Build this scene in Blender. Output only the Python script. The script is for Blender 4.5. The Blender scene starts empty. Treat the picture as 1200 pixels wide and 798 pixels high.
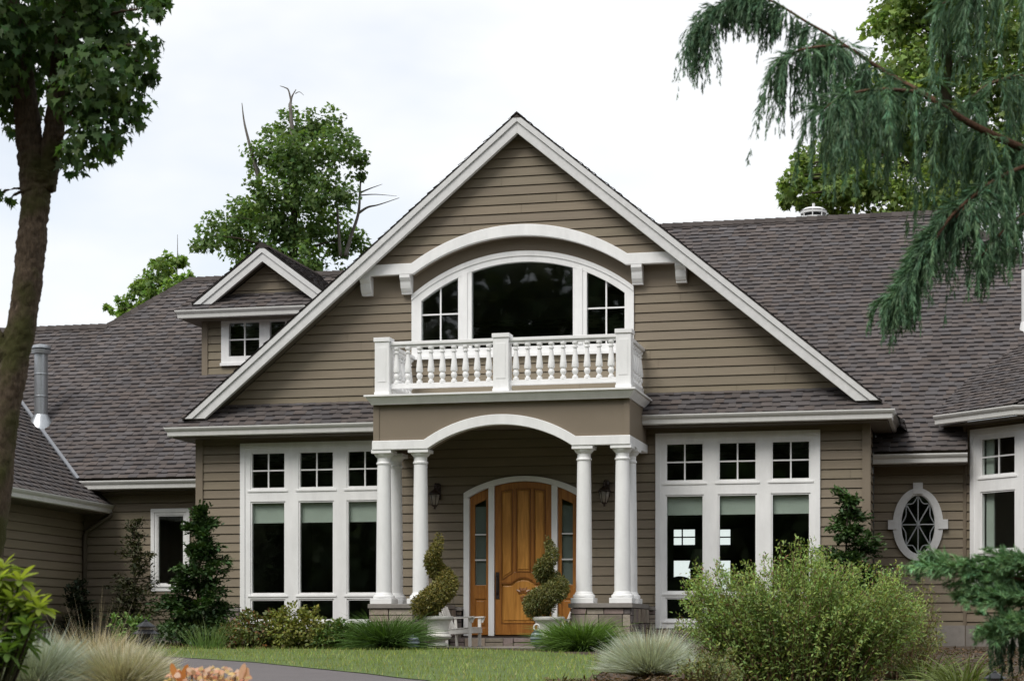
import bpy, bmesh, math, random
import numpy as np
from mathutils import Vector, Matrix

# ------------------------------------------------------------------ camera, world, sun, exposure
SC = bpy.context.scene
COL = SC.collection
CAM_X, CAM_Y, YAW, FPX = 7.934, -33.575, math.radians(13.295), 2243.0
cam_d = bpy.data.cameras.new('camera'); cam = bpy.data.objects.new('camera', cam_d); COL.objects.link(cam)
cam.location = (CAM_X, CAM_Y, 0.0); cam.rotation_euler = (math.radians(90), 0, YAW)
cam_d.sensor_width = 36.0; cam_d.lens = 36.0 * FPX / 1200.0
cam_d.shift_x = 0.0; cam_d.shift_y = (739 - 399) / 1200.0
cam_d.clip_start = 0.1; cam_d.clip_end = 3000
cam_d.dof.use_dof = True; cam_d.dof.focus_distance = 33.0; cam_d.dof.aperture_fstop = 6.3
SC.camera = cam

SUN_EL, SUN_AZ = math.radians(52), math.radians(205)   # azimuth clockwise from +Y (sun in front of the house, to its left)
w = bpy.data.worlds.new('World'); SC.world = w; w.use_nodes = True
nt = w.node_tree; N = nt.nodes; L = nt.links; N.clear()
out = N.new('ShaderNodeOutputWorld'); mixs = N.new('ShaderNodeMixShader')
bg_sky = N.new('ShaderNodeBackground'); bg_cloud = N.new('ShaderNodeBackground')
sky = N.new('ShaderNodeTexSky'); sky.sky_type = 'NISHITA'; sky.sun_disc = False
sky.sun_elevation = SUN_EL; sky.sun_rotation = SUN_AZ
L.new(sky.outputs[0], bg_sky.inputs[0]); bg_sky.inputs[1].default_value = 0.095
tc = N.new('ShaderNodeTexCoord'); mp = N.new('ShaderNodeMapping'); mp.inputs['Scale'].default_value = (1.0, 1.0, 2.2)
nz = N.new('ShaderNodeTexNoise'); nz.inputs['Scale'].default_value = 3.2; nz.inputs['Detail'].default_value = 5; nz.inputs['Roughness'].default_value = 0.5
L.new(tc.outputs['Generated'], mp.inputs[0]); L.new(mp.outputs[0], nz.inputs['Vector'])
rp = N.new('ShaderNodeValToRGB'); rp.color_ramp.elements[0].position = 0.30; rp.color_ramp.elements[0].color = (0.54, 0.54, 0.54, 1)
rp.color_ramp.elements[1].position = 0.52; rp.color_ramp.elements[1].color = (1, 1, 1, 1)
L.new(nz.outputs[0], rp.inputs[0])
bg_cloud.inputs[0].default_value = (0.955, 0.975, 1.0, 1); bg_cloud.inputs[1].default_value = 0.60
L.new(rp.outputs[0], mixs.inputs[0]); L.new(bg_sky.outputs[0], mixs.inputs[1]); L.new(bg_cloud.outputs[0], mixs.inputs[2])
L.new(mixs.outputs[0], out.inputs[0])

sun_d = bpy.data.lights.new('sun', 'SUN'); sun = bpy.data.objects.new('sun', sun_d); COL.objects.link(sun)
sun_d.energy = 1.5; sun_d.angle = math.radians(30); sun_d.color = (1.0, 0.96, 0.9)
sd = Vector((math.sin(SUN_AZ) * math.cos(SUN_EL), math.cos(SUN_AZ) * math.cos(SUN_EL), math.sin(SUN_EL)))
sun.rotation_euler = sd.to_track_quat('Z', 'Y').to_euler(); sun.location = sd * 60

SC.view_settings.view_transform = 'Standard'; SC.view_settings.look = 'None'
SC.view_settings.exposure = 0.82; SC.view_settings.gamma = 1.0
SC.view_settings.use_curve_mapping = False
SC.render.engine = 'CYCLES'
SC.cycles.max_bounces = 7; SC.cycles.diffuse_bounces = 3; SC.cycles.glossy_bounces = 3
SC.cycles.transparent_max_bounces = 12; SC.cycles.caustics_reflective = False; SC.cycles.caustics_refractive = False
SC.cycles.use_denoising = True

# ------------------------------------------------------------------ helpers
def tag(o, label=None, cat=None, group=None, kind=None):
    if label: o['label'] = label
    if cat: o['category'] = cat
    if group: o['group'] = group
    if kind: o['kind'] = kind
    return o

def empty(name, loc=(0, 0, 0), rz=0.0):
    o = bpy.data.objects.new(name, None); COL.objects.link(o)
    o.location = loc; o.rotation_euler = (0, 0, rz); o.empty_display_size = 0.2
    return o

def wloc(o):
    v = Vector((0, 0, 0))
    while o is not None:
        v += o.location; o = o.parent
    return v

def link_mesh(name, me, parent=None, loc=None):
    o = bpy.data.objects.new(name, me); COL.objects.link(o)
    if parent is not None: o.parent = parent
    if loc is not None: o.location = loc
    return o

class MB:
    """collects geometry in world coordinates; build() links it as one mesh object"""
    def __init__(s, M=None):
        s.v = []; s.f = []; s.c = []; s.M = M; s.mi = []; s.cm = 0
    def add(s, vs, fs, col=None):
        b = len(s.v)
        if s.M is not None: vs = [tuple(s.M @ Vector(p)) for p in vs]
        s.v += vs
        for f in fs:
            s.f.append(tuple(i + b for i in f)); s.c.append(col or (1, 1, 1)); s.mi.append(s.cm)
    def quad(s, a, b, c, d, col=None): s.add([a, b, c, d], [(0, 1, 2, 3)], col)
    def box(s, x0, x1, y0, y1, z0, z1, col=None):
        s.add([(x0, y0, z0), (x1, y0, z0), (x1, y1, z0), (x0, y1, z0), (x0, y0, z1), (x1, y0, z1), (x1, y1, z1), (x0, y1, z1)],
              [(0, 3, 2, 1), (4, 5, 6, 7), (0, 1, 5, 4), (1, 2, 6, 5), (2, 3, 7, 6), (3, 0, 4, 7)], col)
    def prism(s, poly, y0, y1, col=None):
        """polygon in (x,z), counter-clockwise seen from the front (-y), extruded y0..y1"""
        n = len(poly)
        vs = [(x, y0, z) for x, z in poly] + [(x, y1, z) for x, z in poly]
        fs = [tuple(range(n)), tuple(range(2 * n - 1, n - 1, -1))]
        for i in range(n):
            j = (i + 1) % n; fs.append((i, i + n, j + n, j))
        s.add(vs, fs, col)
    def lathe(s, cx, cy, prof, n=20, col=None, cap=True):
        vs = []; fs = []
        for r, z in prof:
            for k in range(n):
                a = 2 * math.pi * k / n; vs.append((cx + r * math.cos(a), cy + r * math.sin(a), z))
        for i in range(len(prof) - 1):
            for k in range(n):
                k2 = (k + 1) % n; fs.append((i * n + k, i * n + k2, (i + 1) * n + k2, (i + 1) * n + k))
        if cap:
            fs.append(tuple(range(n - 1, -1, -1))); m = (len(prof) - 1) * n; fs.append(tuple(range(m, m + n)))
        s.add(vs, fs, col)
    def tube(s, pts, rad, n=8, col=None):
        pts = [Vector(p) for p in pts]; vs = []; fs = []
        if not hasattr(rad, '__len__'): rad = [rad] * len(pts)
        prev = None
        for i, p in enumerate(pts):
            t = (pts[min(i + 1, len(pts) - 1)] - pts[max(i - 1, 0)]).normalized()
            if prev is None:
                a = t.orthogonal().normalized()
            else:
                a = (prev - t * prev.dot(t)).normalized()
            prev = a; b = t.cross(a)
            for k in range(n):
                an = 2 * math.pi * k / n
                vs.append(tuple(p + (a * math.cos(an) + b * math.sin(an)) * rad[i]))
        for i in range(len(pts) - 1):
            for k in range(n):
                k2 = (k + 1) % n; fs.append((i * n + k, i * n + k2, (i + 1) * n + k2, (i + 1) * n + k))
        fs.append(tuple(range(n - 1, -1, -1))); m = (len(pts) - 1) * n; fs.append(tuple(range(m, m + n)))
        s.add(vs, fs, col)
    def sweep(s, prof, path, z0, col=None):
        """profile [(out,z)] along a plan path; outward = right-hand side of travel seen with +X travel -> -Y"""
        P = [Vector(p) for p in path]; nn = []
        for i in range(len(P) - 1):
            d = (P[i + 1] - P[i]).normalized(); nn.append(Vector((d.y, -d.x)))
        ms = []
        for i in range(len(P)):
            if i == 0: ms.append(nn[0])
            elif i == len(P) - 1: ms.append(nn[-1])
            else:
                a, b = nn[i - 1], nn[i]; ms.append((a + b) / (1 + a.dot(b)))
        n = len(prof); vs = []; fs = []
        for p, m in zip(P, ms):
            for o, z in prof: vs.append((p.x + m.x * o, p.y + m.y * o, z0 + z))
        for i in range(len(P) - 1):
            for k in range(n):
                k2 = (k + 1) % n; fs.append((i * n + k, (i + 1) * n + k, (i + 1) * n + k2, i * n + k2))
        fs.append(tuple(range(n))); m = (len(P) - 1) * n; fs.append(tuple(range(m + n - 1, m - 1, -1)))
        s.add(vs, fs, col)
    def band(s, x0, x1, n, zt, zb, y0, y1, col=None):
        """strip whose top and bottom edges are functions of x, extruded y0..y1"""
        vs = []; fs = []
        for i in range(n + 1):
            x = x0 + (x1 - x0) * i / n; a, b = zt(x), zb(x)
            vs += [(x, y0, b), (x, y0, a), (x, y1, a), (x, y1, b)]
        for i in range(n):
            p, q = 4 * i, 4 * i + 4
            fs += [(p, q, q + 1, p + 1), (p + 1, q + 1, q + 2, p + 2), (p + 2, q + 2, q + 3, p + 3), (p + 3, q + 3, q, p)]
        fs += [(0, 1, 2, 3), (4 * n + 3, 4 * n + 2, 4 * n + 1, 4 * n)]
        s.add(vs, fs, col)
    def build(s, name, mat, parent=None, smooth=False, bevel=0.0, fix=True):
        me = bpy.data.meshes.new(name)
        o0 = wloc(parent) if parent is not None else Vector((0, 0, 0))
        me.from_pydata([(x - o0.x, y - o0.y, z - o0.z) for x, y, z in s.v], [], s.f)
        mats = mat if isinstance(mat, (list, tuple)) else [mat]
        for m in mats: me.materials.append(m)
        if len(mats) > 1: me.polygons.foreach_set('material_index', s.mi)
        ca = me.color_attributes.new('Col', 'FLOAT_COLOR', 'CORNER')
        arr = np.ones((len(me.loops), 4), np.float32)
        cols = np.array(s.c, np.float32); lt = np.array([len(f) for f in s.f])
        arr[:, :3] = np.repeat(cols, lt, axis=0)
        ca.data.foreach_set('color', arr.ravel())
        if fix:
            bm = bmesh.new(); bm.from_mesh(me); bmesh.ops.recalc_face_normals(bm, faces=bm.faces); bm.to_mesh(me); bm.free()
        if smooth:
            me.polygons.foreach_set('use_smooth', [True] * len(me.polygons))
        me.update()
        o = link_mesh(name, me, parent)
        if bevel > 0:
            b = o.modifiers.new('bevel', 'BEVEL'); b.width = bevel; b.segments = 2; b.limit_method = 'ANGLE'
        return o

def smooth_angle(o, deg=40):
    me = o.data
    me.polygons.foreach_set('use_smooth', [True] * len(me.polygons))
    bm = bmesh.new(); bm.from_mesh(me)
    for e in bm.edges:
        if len(e.link_faces) == 2 and e.calc_face_angle(0) > math.radians(deg): e.smooth = False
    bm.to_mesh(me); bm.free()
    return o

def mesh_np(name, V, k, colors=None, mat=None, parent=None, loc=None):
    """V: (M,k,3) separate polygons of k corners, world coordinates"""
    M = V.shape[0]; o0 = np.array(wloc(parent)) if parent is not None else np.zeros(3)
    base = o0 if loc is None else np.array(loc)
    me = bpy.data.meshes.new(name)
    me.vertices.add(M * k); me.vertices.foreach_set('co', (V.reshape(-1, 3) - base).astype(np.float32).ravel())
    me.loops.add(M * k); me.loops.foreach_set('vertex_index', np.arange(M * k, dtype=np.int32))
    me.polygons.add(M); me.polygons.foreach_set('loop_start', (np.arange(M) * k).astype(np.int32))
    me.polygons.foreach_set('loop_total', np.full(M, k, np.int32))
    if mat: me.materials.append(mat)
    me.update(calc_edges=True)
    if colors is not None:
        ca = me.color_attributes.new('Col', 'FLOAT_COLOR', 'CORNER')
        arr = np.ones((M * k, 4), np.float32); arr[:, :3] = np.repeat(colors, k, axis=0)
        ca.data.foreach_set('color', arr.ravel())
    o = link_mesh(name, me, parent)
    if loc is not None: o.location = Vector(loc) - (wloc(parent) if parent is not None else Vector((0, 0, 0)))
    return o

def PT(px, py, d):
    """the point at depth d (m) in front of where the photographer stood"""
    a = (px - 600) / FPX * d
    return Vector((CAM_X + a * math.cos(YAW) - math.sin(YAW) * d, CAM_Y + a * math.sin(YAW) + math.cos(YAW) * d, (739 - py) / FPX * d))
def depth_of(x, y): return -math.sin(YAW) * (x - CAM_X) + math.cos(YAW) * (y - CAM_Y)
def side_of(x, y): return math.cos(YAW) * (x - CAM_X) + math.sin(YAW) * (y - CAM_Y)

# ------------------------------------------------------------------ materials
def new_mat(name):
    m = bpy.data.materials.new(name); m.use_nodes = True
    n = m.node_tree.nodes; b = n.get('Principled BSDF')
    return m, n, m.node_tree.links, b

def mat_paint(name, col, rough=0.5, var=0.08, scale=3.0, bump=0.0, bscale=60, attr=False, streak=None, spec=0.4):
    m, n, l, b = new_mat(name)
    tc = n.new('ShaderNodeTexCoord')
    mp = n.new('ShaderNodeMapping'); l.new(tc.outputs['Object'], mp.inputs[0])
    if streak: mp.inputs['Scale'].default_value = streak
    nz = n.new('ShaderNodeTexNoise'); nz.inputs['Scale'].default_value = scale; nz.inputs['Detail'].default_value = 6; nz.inputs['Roughness'].default_value = 0.65
    l.new(mp.outputs[0], nz.inputs['Vector'])
    mr = n.new('ShaderNodeMapRange'); mr.inputs[1].default_value = 0.25; mr.inputs[2].default_value = 0.75
    mr.inputs[3].default_value = 1 - var; mr.inputs[4].default_value = 1 + var
    l.new(nz.outputs[0], mr.inputs[0])
    mu = n.new('ShaderNodeVectorMath'); mu.operation = 'SCALE'
    if attr:
        at = n.new('ShaderNodeAttribute'); at.attribute_name = 'Col'
        m2 = n.new('ShaderNodeVectorMath'); m2.operation = 'MULTIPLY'; m2.inputs[1].default_value = col[:3]
        l.new(at.outputs['Color'], m2.inputs[0]); l.new(m2.outputs[0], mu.inputs[0])
    else:
        mu.inputs[0].default_value = col[:3]
    l.new(mr.outputs[0], mu.inputs['Scale'])
    l.new(mu.outputs[0], b.inputs['Base Color'])
    b.inputs['Roughness'].default_value = rough
    b.inputs['Specular IOR Level'].default_value = spec
    if bump > 0:
        n2 = n.new('ShaderNodeTexNoise'); n2.inputs['Scale'].default_value = bscale; n2.inputs['Detail'].default_value = 5
        l.new(mp.outputs[0], n2.inputs['Vector'])
        bp = n.new('ShaderNodeBump'); bp.inputs['Strength'].default_value = bump; bp.inputs['Distance'].default_value = 0.01
        l.new(n2.outputs[0], bp.inputs['Height']); l.new(bp.outputs[0], b.inputs['Normal'])
    return m

def mat_leaf(name, col, trans=0.35, rough=0.55, gloss=0.018):
    m, n, l, b = new_mat(name); n.remove(b); o = n.get('Material Output')
    at = n.new('ShaderNodeAttribute'); at.attribute_name = 'Col'
    mu = n.new('ShaderNodeVectorMath'); mu.operation = 'MULTIPLY'; mu.inputs[1].default_value = col
    l.new(at.outputs['Color'], mu.inputs[0])
    d = n.new('ShaderNodeBsdfDiffuse'); t = n.new('ShaderNodeBsdfTranslucent'); g = n.new('ShaderNodeBsdfGlossy')
    g.inputs['Roughness'].default_value = rough
    l.new(mu.outputs[0], d.inputs[0])
    tm = n.new('ShaderNodeVectorMath'); tm.operation = 'MULTIPLY'; tm.inputs[1].default_value = (1.25, 1.3, 0.6)
    l.new(mu.outputs[0], tm.inputs[0]); l.new(tm.outputs[0], t.inputs[0])
    m1 = n.new('ShaderNodeMixShader'); m1.inputs[0].default_value = trans
    l.new(d.outputs[0], m1.inputs[1]); l.new(t.outputs[0], m1.inputs[2])
    m2 = n.new('ShaderNodeMixShader'); m2.inputs[0].default_value = gloss
    l.new(m1.outputs[0], m2.inputs[1]); l.new(g.outputs[0], m2.inputs[2]); l.new(m2.outputs[0], o.inputs[0])
    return m

def mat_glass(name, tint=(0.91, 0.945, 0.925)):
    m, n, l, b = new_mat(name); n.remove(b); o = n.get('Material Output')
    t = n.new('ShaderNodeBsdfTransparent'); t.inputs[0].default_value = (*tint, 1)
    g = n.new('ShaderNodeBsdfGlossy'); g.inputs['Roughness'].default_value = 0.02
    tc = n.new('ShaderNodeTexCoord'); nz = n.new('ShaderNodeTexNoise'); nz.inputs['Scale'].default_value = 1.3
    l.new(tc.outputs['Object'], nz.inputs['Vector'])
    bp = n.new('ShaderNodeBump'); bp.inputs['Strength'].default_value = 0.025; bp.inputs['Distance'].default_value = 0.05
    l.new(nz.outputs[0], bp.inputs['Height']); l.new(bp.outputs[0], g.inputs['Normal'])
    lw = n.new('ShaderNodeLayerWeight'); lw.inputs[0].default_value = 0.5
    pw = n.new('ShaderNodeMath'); pw.operation = 'POWER'; pw.inputs[1].default_value = 4.0; l.new(lw.outputs['Facing'], pw.inputs[0])
    fr = n.new('ShaderNodeMath'); fr.operation = 'MULTIPLY_ADD'; fr.inputs[1].default_value = 0.85; fr.inputs[2].default_value = 0.045; l.new(pw.outputs[0], fr.inputs[0])
    mx = n.new('ShaderNodeMixShader')
    l.new(fr.outputs[0], mx.inputs[0]); l.new(t.outputs[0], mx.inputs[1]); l.new(g.outputs[0], mx.inputs[2]); l.new(mx.outputs[0], o.inputs[0])
    return m

def mat_wood(name, c1, c2, grain=(9, 9, 0.7), rough=0.35):
    m, n, l, b = new_mat(name)
    tc = n.new('ShaderNodeTexCoord'); mp = n.new('ShaderNodeMapping'); mp.inputs['Scale'].default_value = grain
    l.new(tc.outputs['Object'], mp.inputs[0])
    nz = n.new('ShaderNodeTexNoise'); nz.inputs['Scale'].default_value = 2.0; nz.inputs['Detail'].default_value = 8; nz.inputs['Roughness'].default_value = 0.6; nz.inputs['Distortion'].default_value = 0.8
    l.new(mp.outputs[0], nz.inputs['Vector'])
    rp = n.new('ShaderNodeValToRGB'); rp.color_ramp.elements[0].position = 0.32; rp.color_ramp.elements[1].position = 0.7
    rp.color_ramp.elements[0].color = (*c1, 1); rp.color_ramp.elements[1].color = (*c2, 1)
    l.new(nz.outputs[0], rp.inputs[0]); l.new(rp.outputs[0], b.inputs['Base Color'])
    b.inputs['Roughness'].default_value = rough
    return m

def mat_bark(name, c1, c2, c3, scale=(14, 14, 3)):
    m, n, l, b = new_mat(name)
    tc = n.new('ShaderNodeTexCoord'); mp = n.new('ShaderNodeMapping'); mp.inputs['Scale'].default_value = scale
    l.new(tc.outputs['Object'], mp.inputs[0])
    nz = n.new('ShaderNodeTexNoise'); nz.inputs['Scale'].default_value = 2.0; nz.inputs['Detail'].default_value = 8; nz.inputs['Roughness'].default_value = 0.7
    l.new(mp.outputs[0], nz.inputs['Vector'])
    rp = n.new('ShaderNodeValToRGB'); rp.color_ramp.elements[0].position = 0.3; rp.color_ramp.elements[1].position = 0.7
    rp.color_ramp.elements[0].color = (*c1, 1); rp.color_ramp.elements[1].color = (*c2, 1)
    l.new(nz.outputs[0], rp.inputs[0])
    n2 = n.new('ShaderNodeTexNoise'); n2.inputs['Scale'].default_value = 2.5; n2.inputs['Detail'].default_value = 5
    l.new(tc.outputs['Object'], n2.inputs['Vector'])
    r2 = n.new('ShaderNodeValToRGB'); r2.color_ramp.elements[0].position = 0.48; r2.color_ramp.elements[1].position = 0.6
    l.new(n2.outputs[0], r2.inputs[0])
    mx = n.new('ShaderNodeMix'); mx.data_type = 'RGBA'
    l.new(r2.outputs[0], mx.inputs[0]); l.new(rp.outputs[0], mx.inputs[6]); mx.inputs[7].default_value = (*c3, 1)
    l.new(mx.outputs[2], b.inputs['Base Color']); b.inputs['Roughness'].default_value = 0.9
    b.inputs['Specular IOR Level'].default_value = 0.15
    bp = n.new('ShaderNodeBump'); bp.inputs['Strength'].default_value = 0.8; bp.inputs['Distance'].default_value = 0.02
    l.new(nz.outputs[0], bp.inputs['Height']); l.new(bp.outputs[0], b.inputs['Normal'])
    return m

M_SIDING = mat_paint('siding_paint', (0.226, 0.188, 0.135), 0.6, 0.10, 2.2, 0.12, 90, streak=(0.6, 0.6, 9), spec=0.25, attr=True)
M_PANEL = mat_paint('panel_paint', (0.215, 0.177, 0.132), 0.6, 0.05, 1.5, 0.05, 80, spec=0.25)
M_SHADOWTAN = mat_paint('shadow_tan', (0.12, 0.10, 0.075), 0.6, 0.05, 1.5)  # the house tan darkened: shade under the eaves put into the colour
M_TRIM = mat_paint('white_trim', (0.84, 0.84, 0.835), 0.45, 0.09, 2.6, 0.05, 60, streak=(1.6, 1.6, 0.5))
M_RAKE = mat_paint('weathered_white_rake', (0.66, 0.66, 0.655), 0.5, 0.10, 5, 0.05, 60, streak=(2, 2, 2))
M_GUTTER = mat_paint('gutter_paint', (0.64, 0.635, 0.615), 0.4, 0.07, 2.5, streak=(3, 3, 0.6))
M_ROOF = mat_paint('asphalt_shingle', (1, 1, 1), 0.9, 0.20, 1.1, 0.5, 220, attr=True, spec=0.15)
M_STONE = mat_paint('ledge_stone', (1, 1, 1), 0.85, 0.25, 9, 0.6, 40, attr=True, spec=0.2)
M_CAP = mat_paint('stone_cap', (0.24, 0.22, 0.20), 0.85, 0.15, 9, 0.3, 50)
M_DOOR = mat_wood('door_wood', (0.36, 0.150, 0.024), (0.64, 0.305, 0.066))
M_DOORL = mat_wood('door_moulding_wood', (0.25, 0.092, 0.016), (0.45, 0.19, 0.040))
M_GLASS = mat_glass('window_glass')
M_DARK = mat_paint('interior_paint', (0.17, 0.16, 0.135), 0.9, 0.1, 2)
M_SHADE = mat_paint('roller_shade_cloth', (0.50, 0.525, 0.485), 0.9, 0.05, 6)
M_HALL = mat_paint('hall_paint', (0.20, 0.22, 0.215), 0.9, 0.05, 2)
M_RELIEF = mat_wood('relief_shade_wood', (0.17, 0.062, 0.011), (0.30, 0.12, 0.026))  # door wood darkened: relief shade of mouldings and carving put into the colour
M_BLACK = mat_paint('black_metal', (0.018, 0.018, 0.02), 0.45, 0.2, 8)
M_BRONZE = mat_paint('dark_bronze', (0.035, 0.022, 0.016), 0.45, 0.2, 8)
M_LAMPGLASS = mat_paint('frosted_lamp_glass', (0.28, 0.25, 0.21), 0.4, 0.1, 8)
M_GALV = mat_paint('galvanised_steel', (0.42, 0.44, 0.46), 0.35, 0.15, 5, streak=(6, 6, 1)); M_GALV.node_tree.nodes['Principled BSDF'].inputs['Metallic'].default_value = 0.75
M_FLASH = mat_paint('flashing_metal', (0.22, 0.23, 0.25), 0.6, 0.15, 5); M_FLASH.node_tree.nodes['Principled BSDF'].inputs['Metallic'].default_value = 0.6
M_CONC = mat_paint('aged_concrete', (0.66, 0.645, 0.60), 0.8, 0.2, 7, 0.3, 50)
M_LEAD = mat_paint('came_lead', (0.36, 0.38, 0.39), 0.5, 0.1, 5)
M_TEAK = mat_paint('white_painted_wood', (0.70, 0.68, 0.65), 0.5, 0.10, 5, streak=(3, 3, 3))
# ------------------------------------------------------------------ structure helpers
def siding(mb, L_, R_, z0, z1, holes=(), extra=(), e=0.165, y=0.0, seed=1, zoff=0.0):
    """lap siding as real boards: each board tilts out to a lip over a small groove"""
    rnd = random.Random(seed); G = 0.016; T = 0.020
    k0 = int(math.floor((z0 - zoff) / e)); k1 = int(math.ceil((z1 - zoff) / e))
    zs = {z0, z1}
    for k in range(k0, k1 + 1):
        zs.add(zoff + k * e); zs.add(zoff + (k + 1) * e - G)
    for h in holes:
        zs.add(h[0]); zs.add(h[1])
    zs |= set(extra)
    zs = sorted(z for z in zs if z0 - 1e-9 <= z <= z1 + 1e-9)
    shade = {}; jrnd = random.Random(seed + 500); jts = {}
    def joints(k):
        if k not in jts: o_ = jrnd.uniform(0, 3.66); jts[k] = [-20 + o_ + 3.66 * i for i in range(13)]
        return jts[k]
    def pieces(k, p0, q0, p1, q1):
        cuts = [j for j in joints(k) if max(p0, p1) + 0.05 < j < min(q0, q1) - 0.05]
        l0, l1 = p0, p1
        for j in cuts: yield l0, j - 0.0025, l1, j - 0.0025, j; l0 = l1 = j + 0.0025
        yield l0, q0, l1, q1, 99
    def col(k):
        if k not in shade:
            q = 1 + rnd.uniform(-0.05, 0.05); shade[k] = (q, q * rnd.uniform(0.985, 1.015), q * rnd.uniform(0.97, 1.03))
        return shade[k]
    def ivs(zm, z):
        a, b = L_(z), R_(z); res = []; cur = a
        for h in holes:
            if h[0] <= zm <= h[1]:
                p, q = h[2](z), h[3](z)
                res.append((cur, max(cur, min(p, b)))); cur = max(cur, q)
        res.append((cur, max(cur, b))); return res
    for a, b in zip(zs[:-1], zs[1:]):
        if b - a < 1e-4: continue
        zm = (a + b) / 2; k = math.floor((zm - zoff) / e); fa = (a - zoff) / e - k; fb = (b - zoff) / e - k
        groove = fb > 1 - G / e + 1e-4
        if groove: ya = yb = y + 0.014
        else: ya = y - T * (1 - fa) - 0.003; yb = y - T * (1 - fb) - 0.003
        c = col(k)
        for (p0, q0), (p1, q1) in zip(ivs(zm, a + 1e-6), ivs(zm, b - 1e-6)):
            if q0 - p0 < 1e-3 and q1 - p1 < 1e-3: continue
            if groove: mb.quad((p0, ya, a), (q0, ya, a), (q1, yb, b), (p1, yb, b), c)
            else:
                for a0, b0, a1, b1, j in pieces(k, p0, q0, p1, q1):
                    tq = shade.setdefault((k, round(j, 2)), rnd.uniform(0.965, 1.035))
                    mb.quad((a0, ya, a), (b0, ya, a), (b1, yb, b), (a1, yb, b), (c[0] * tq, c[1] * tq, c[2] * tq))
                if len(joints(k)): mb.quad((p0, y + 0.012, a), (q0, y + 0.012, a), (q1, y + 0.012, b), (p1, y + 0.012, b), c)
            if abs(fa) < 1e-4:
                mb.quad((p0, y + 0.014, a), (q0, y + 0.014, a), (q0, ya, a), (p0, ya, a), c)
            if groove and abs(fb - 1) > 1e-3 or (groove and abs(fa - (1 - G / e)) < 1e-3):
                yy = y - T * (G / e) - 0.003
                mb.quad((p0, yy, a), (q0, yy, a), (q0, y + 0.014, a), (p0, y + 0.014, a), c)

def clip_poly(subj, clip):
    out = subj
    for i in range(len(clip)):
        ax, ay = clip[i]; bx, by = clip[(i + 1) % len(clip)]; ins = out; out = []
        if not ins: return []
        for j in range(len(ins)):
            p = ins[j - 1]; q = ins[j]
            dp = (bx - ax) * (p[1] - ay) - (by - ay) * (p[0] - ax); dq = (bx - ax) * (q[1] - ay) - (by - ay) * (q[0] - ax)
            if (dp >= 0) != (dq >= 0):
                t = dp / (dp - dq); out.append((p[0] + (q[0] - p[0]) * t, p[1] + (q[1] - p[1]) * t))
            if dq >= 0: out.append(q)
    return out

def shingles(mb, O, u, v, polys, e=0.15, seed=3, base=(0.103, 0.0915, 0.0895)):
    """laminated asphalt shingles: overlapping courses of cut tabs of uneven width, each course lapping the one below"""
    O = Vector(O); u = Vector(u).normalized(); v = Vector(v).normalized(); n = u.cross(v)
    if n.z < 0: n = -n
    T1, T2 = 0.010, 0.020; D = 0.040
    gu = min(p[0] for poly in polys for p in poly)
    for poly in polys:
        A = sum(poly[i - 1][0] * poly[i][1] - poly[i][0] * poly[i - 1][1] for i in range(len(poly)))
        if A < 0: poly = poly[::-1]
        u0 = min(p[0] for p in poly); u1 = max(p[0] for p in poly); v0 = min(p[1] for p in poly); v1 = max(p[1] for p in poly)
        for k in range(int(math.floor(v0 / e + 1e-6)), int(math.ceil(v1 / e))):
            rnd = random.Random(seed * 1000 + k); va = k * e; vb = va + e
            x = gu - rnd.random() * 0.3; tab = rnd.random() < 0.5
            while x < u1:
                wd = rnd.uniform(0.12, 0.24) if tab else rnd.uniform(0.10, 0.22)
                q = rnd.gauss(1, 0.075); q = max(0.78, min(1.24, q)); t_ = rnd.uniform(-0.05, 0.06)
                c = (base[0] * q * (1 + t_), base[1] * q, base[2] * q * (1 - t_))
                dk = (0.029, 0.0255, 0.0265)
                T = T2 if tab else T1
                strips = [(va, vb, c)] if tab else [(va, va + 0.002, c), (va + 0.002, vb, c)]
                # the dark band that is printed on the lower ply shows in the gaps under the lap above
                if not tab: strips = [(va, vb - D, c), (vb - D, vb, dk)]
                elif rnd.random() < 0.18: strips = [(va, vb - D, c), (vb - D, vb, dk)]
                for (a, b, cc) in strips:
                    pc = clip_poly([(x, a), (x + wd, a), (x + wd, b), (x, b)], poly)
                    if len(pc) < 3: continue
                    mb.add([tuple(O + u * p[0] + v * p[1] + n * (T * (1 - (p[1] - va) / e) + 0.003)) for p in pc], [tuple(range(len(pc)))], cc)
                pb = clip_poly([(x, va), (x + wd, va), (x + wd, va + 0.004), (x, va + 0.004)], poly)
                if len(pb) >= 3:
                    xs = [p[0] for p in pb if abs(p[1] - va) < 1e-5]
                    if len(xs) >= 2:
                        a, b = min(xs), max(xs)
                        mb.add([tuple(O + u * a + v * va), tuple(O + u * b + v * va), tuple(O + u * b + v * va + n * (T + 0.003)), tuple(O + u * a + v * va + n * (T + 0.003))], [(0, 1, 2, 3)], tuple(i * 0.8 for i in c))
                x += wd; tab = not tab

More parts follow.
